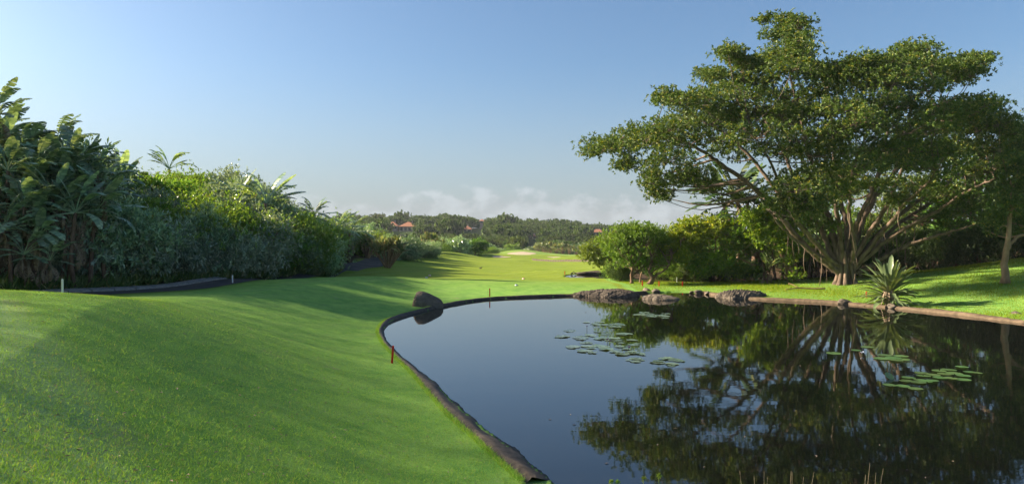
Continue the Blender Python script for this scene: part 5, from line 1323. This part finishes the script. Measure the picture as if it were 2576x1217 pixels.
# sedges and dry stalks of the near bank, just reaching into view
MT['sedge'] = leaf_mat('sedge', (.10, .20, .03), (.20, .33, .05), None, 0, .35, .5, .3, .2); MT['dry_stalk'] = simple('dry_stalk', (.22, .17, .10), (.36, .29, .18), 8)
def stalk(px, py, Y, label, dry, lean=0.0, seed=0):
    gg = np.random.default_rng(seed); top = world_at(px, py, Y); bx = top[0] - lean; by = Y - .05; z = gz(bx, by); T = top - np.array([bx, by, z])
    root = empty('dry_grass_stalk' if dry else 'sedge', (bx, by, z)); tag(root, label, 'grass stalk' if dry else 'sedge', 'dry stalks on the near bank' if dry else 'sedges on the near bank')
    b = MB(); b.tube(spline([(0, 0, -.02), T * .5 + [0, .02, .02], T], 6), np.linspace(.004, .0016 if dry else .003, 6), 4); b.build('stalk', MT['dry_stalk' if dry else 'sedge'], root, True)
    if not dry:
        P = np.repeat(T[None], 46, 0); D = gg.normal(size=(46, 3)) + [0, 0, .5]; V, F = leaves(P, D, .045, .008, gg); obj('flower_head', mesh_from('flower_head', V, [F], MT['sedge']), root)
for k, (zx, zy) in enumerate([(413, 940), (445, 942), (582, 924), (662, 908)]):
    stalk(1340.3 + .4797 * zx, 760.9 + .4797 * zy, 8.9, 'green sedge with a round head at the bottom edge of the pond', False, .03, k)
for k, (zx, zy, ln) in enumerate([(1085, 880, -.12), (1213, 885, .01), (1355, 880, .06), (1360, 885, .0), (1475, 885, .2), (1768, 840, .12), (1838, 868, .18), (1800, 890, .1), (1830, 905, .12), (1160, 905, -.05), (1230, 915, .03), (1420, 910, .1), (1745, 900, .06)]):
    stalk(1340.3 + .4797 * zx, 760.9 + .4797 * zy, 8.9, 'thin dry stalk leaning over the bottom edge of the pond', True, ln, 20 + k)

# small litter: leaves floating on the pond and lying on the lawn
gg = np.random.default_rng(12)
xs, ys = sample(900, 5, 30, -36, 6, 77, .8); d = sdist(xs, ys, SHORE); xs, ys = xs[d > .6], ys[d > .6]
P = np.stack([xs, ys, ground_z(xs, ys) + .022], 1); n = len(P); a = gg.uniform(0, 6.28, n)
L = gg.uniform(.025, .07, n); V, F = leaves(P, np.stack([np.cos(a), np.sin(a), gg.normal(0, .15, n)], 1), L, L * .45, gg, .2, 2.5)
tag(obj('fallen_leaves', mesh_from('fallen_leaves', V, [F], MT['dead_leaf'])), 'small dry leaves scattered over the near lawn', 'leaf litter', kind='stuff')
for k, (zx, zy) in enumerate([(193, 585), (100, 612), (283, 52), (200, 50), (400, 843), (655, 742), (1345, 610), (205, 640), (1820, 745), (2210, 835), (1960, 880), (870, 175), (1000, 470), (1612, 548), (1400, 330), (2060, 915), (760, 660), (1110, 700), (1480, 800), (900, 860)]):
    p = on_level(1340.3 + .4797 * zx, 760.9 + .4797 * zy); L = gg.uniform(.05, .1); a = gg.uniform(0, 6.28)
    V, F = leaves(np.array([[0, 0, .006]]), np.array([[math.cos(a), math.sin(a), 0]]), L, L * .4, gg, .15, 6)
    o = obj('floating_leaf', mesh_from('floating_leaf', V, [F], MT['dead_leaf'])); o.location = (p[0], p[1], .004); tag(o, 'single small leaf floating on the open pond', 'leaf', 'leaves floating on the pond')
# ------------------------------------------------------------------ the air: thin warm-grey haze over the valley
mh, t = nmat('haze')
pv = N(t, 'ShaderNodeVolumePrincipled')
pv.inputs['Color'].default_value = (.82, .91, 1.0, 1)
pv.inputs['Density'].default_value = .00013
pv.inputs['Anisotropy'].default_value = 0.0
o_ = N(t, 'ShaderNodeOutputMaterial'); t.links.new(pv.outputs[0], o_.inputs['Volume'])
b = MB(); b.box((0, 250, 8.5), (900, 700, 13.5))
haze = b.build('haze', mh)
tag(haze, 'thin bluish haze filling the valley', 'haze', kind='stuff')
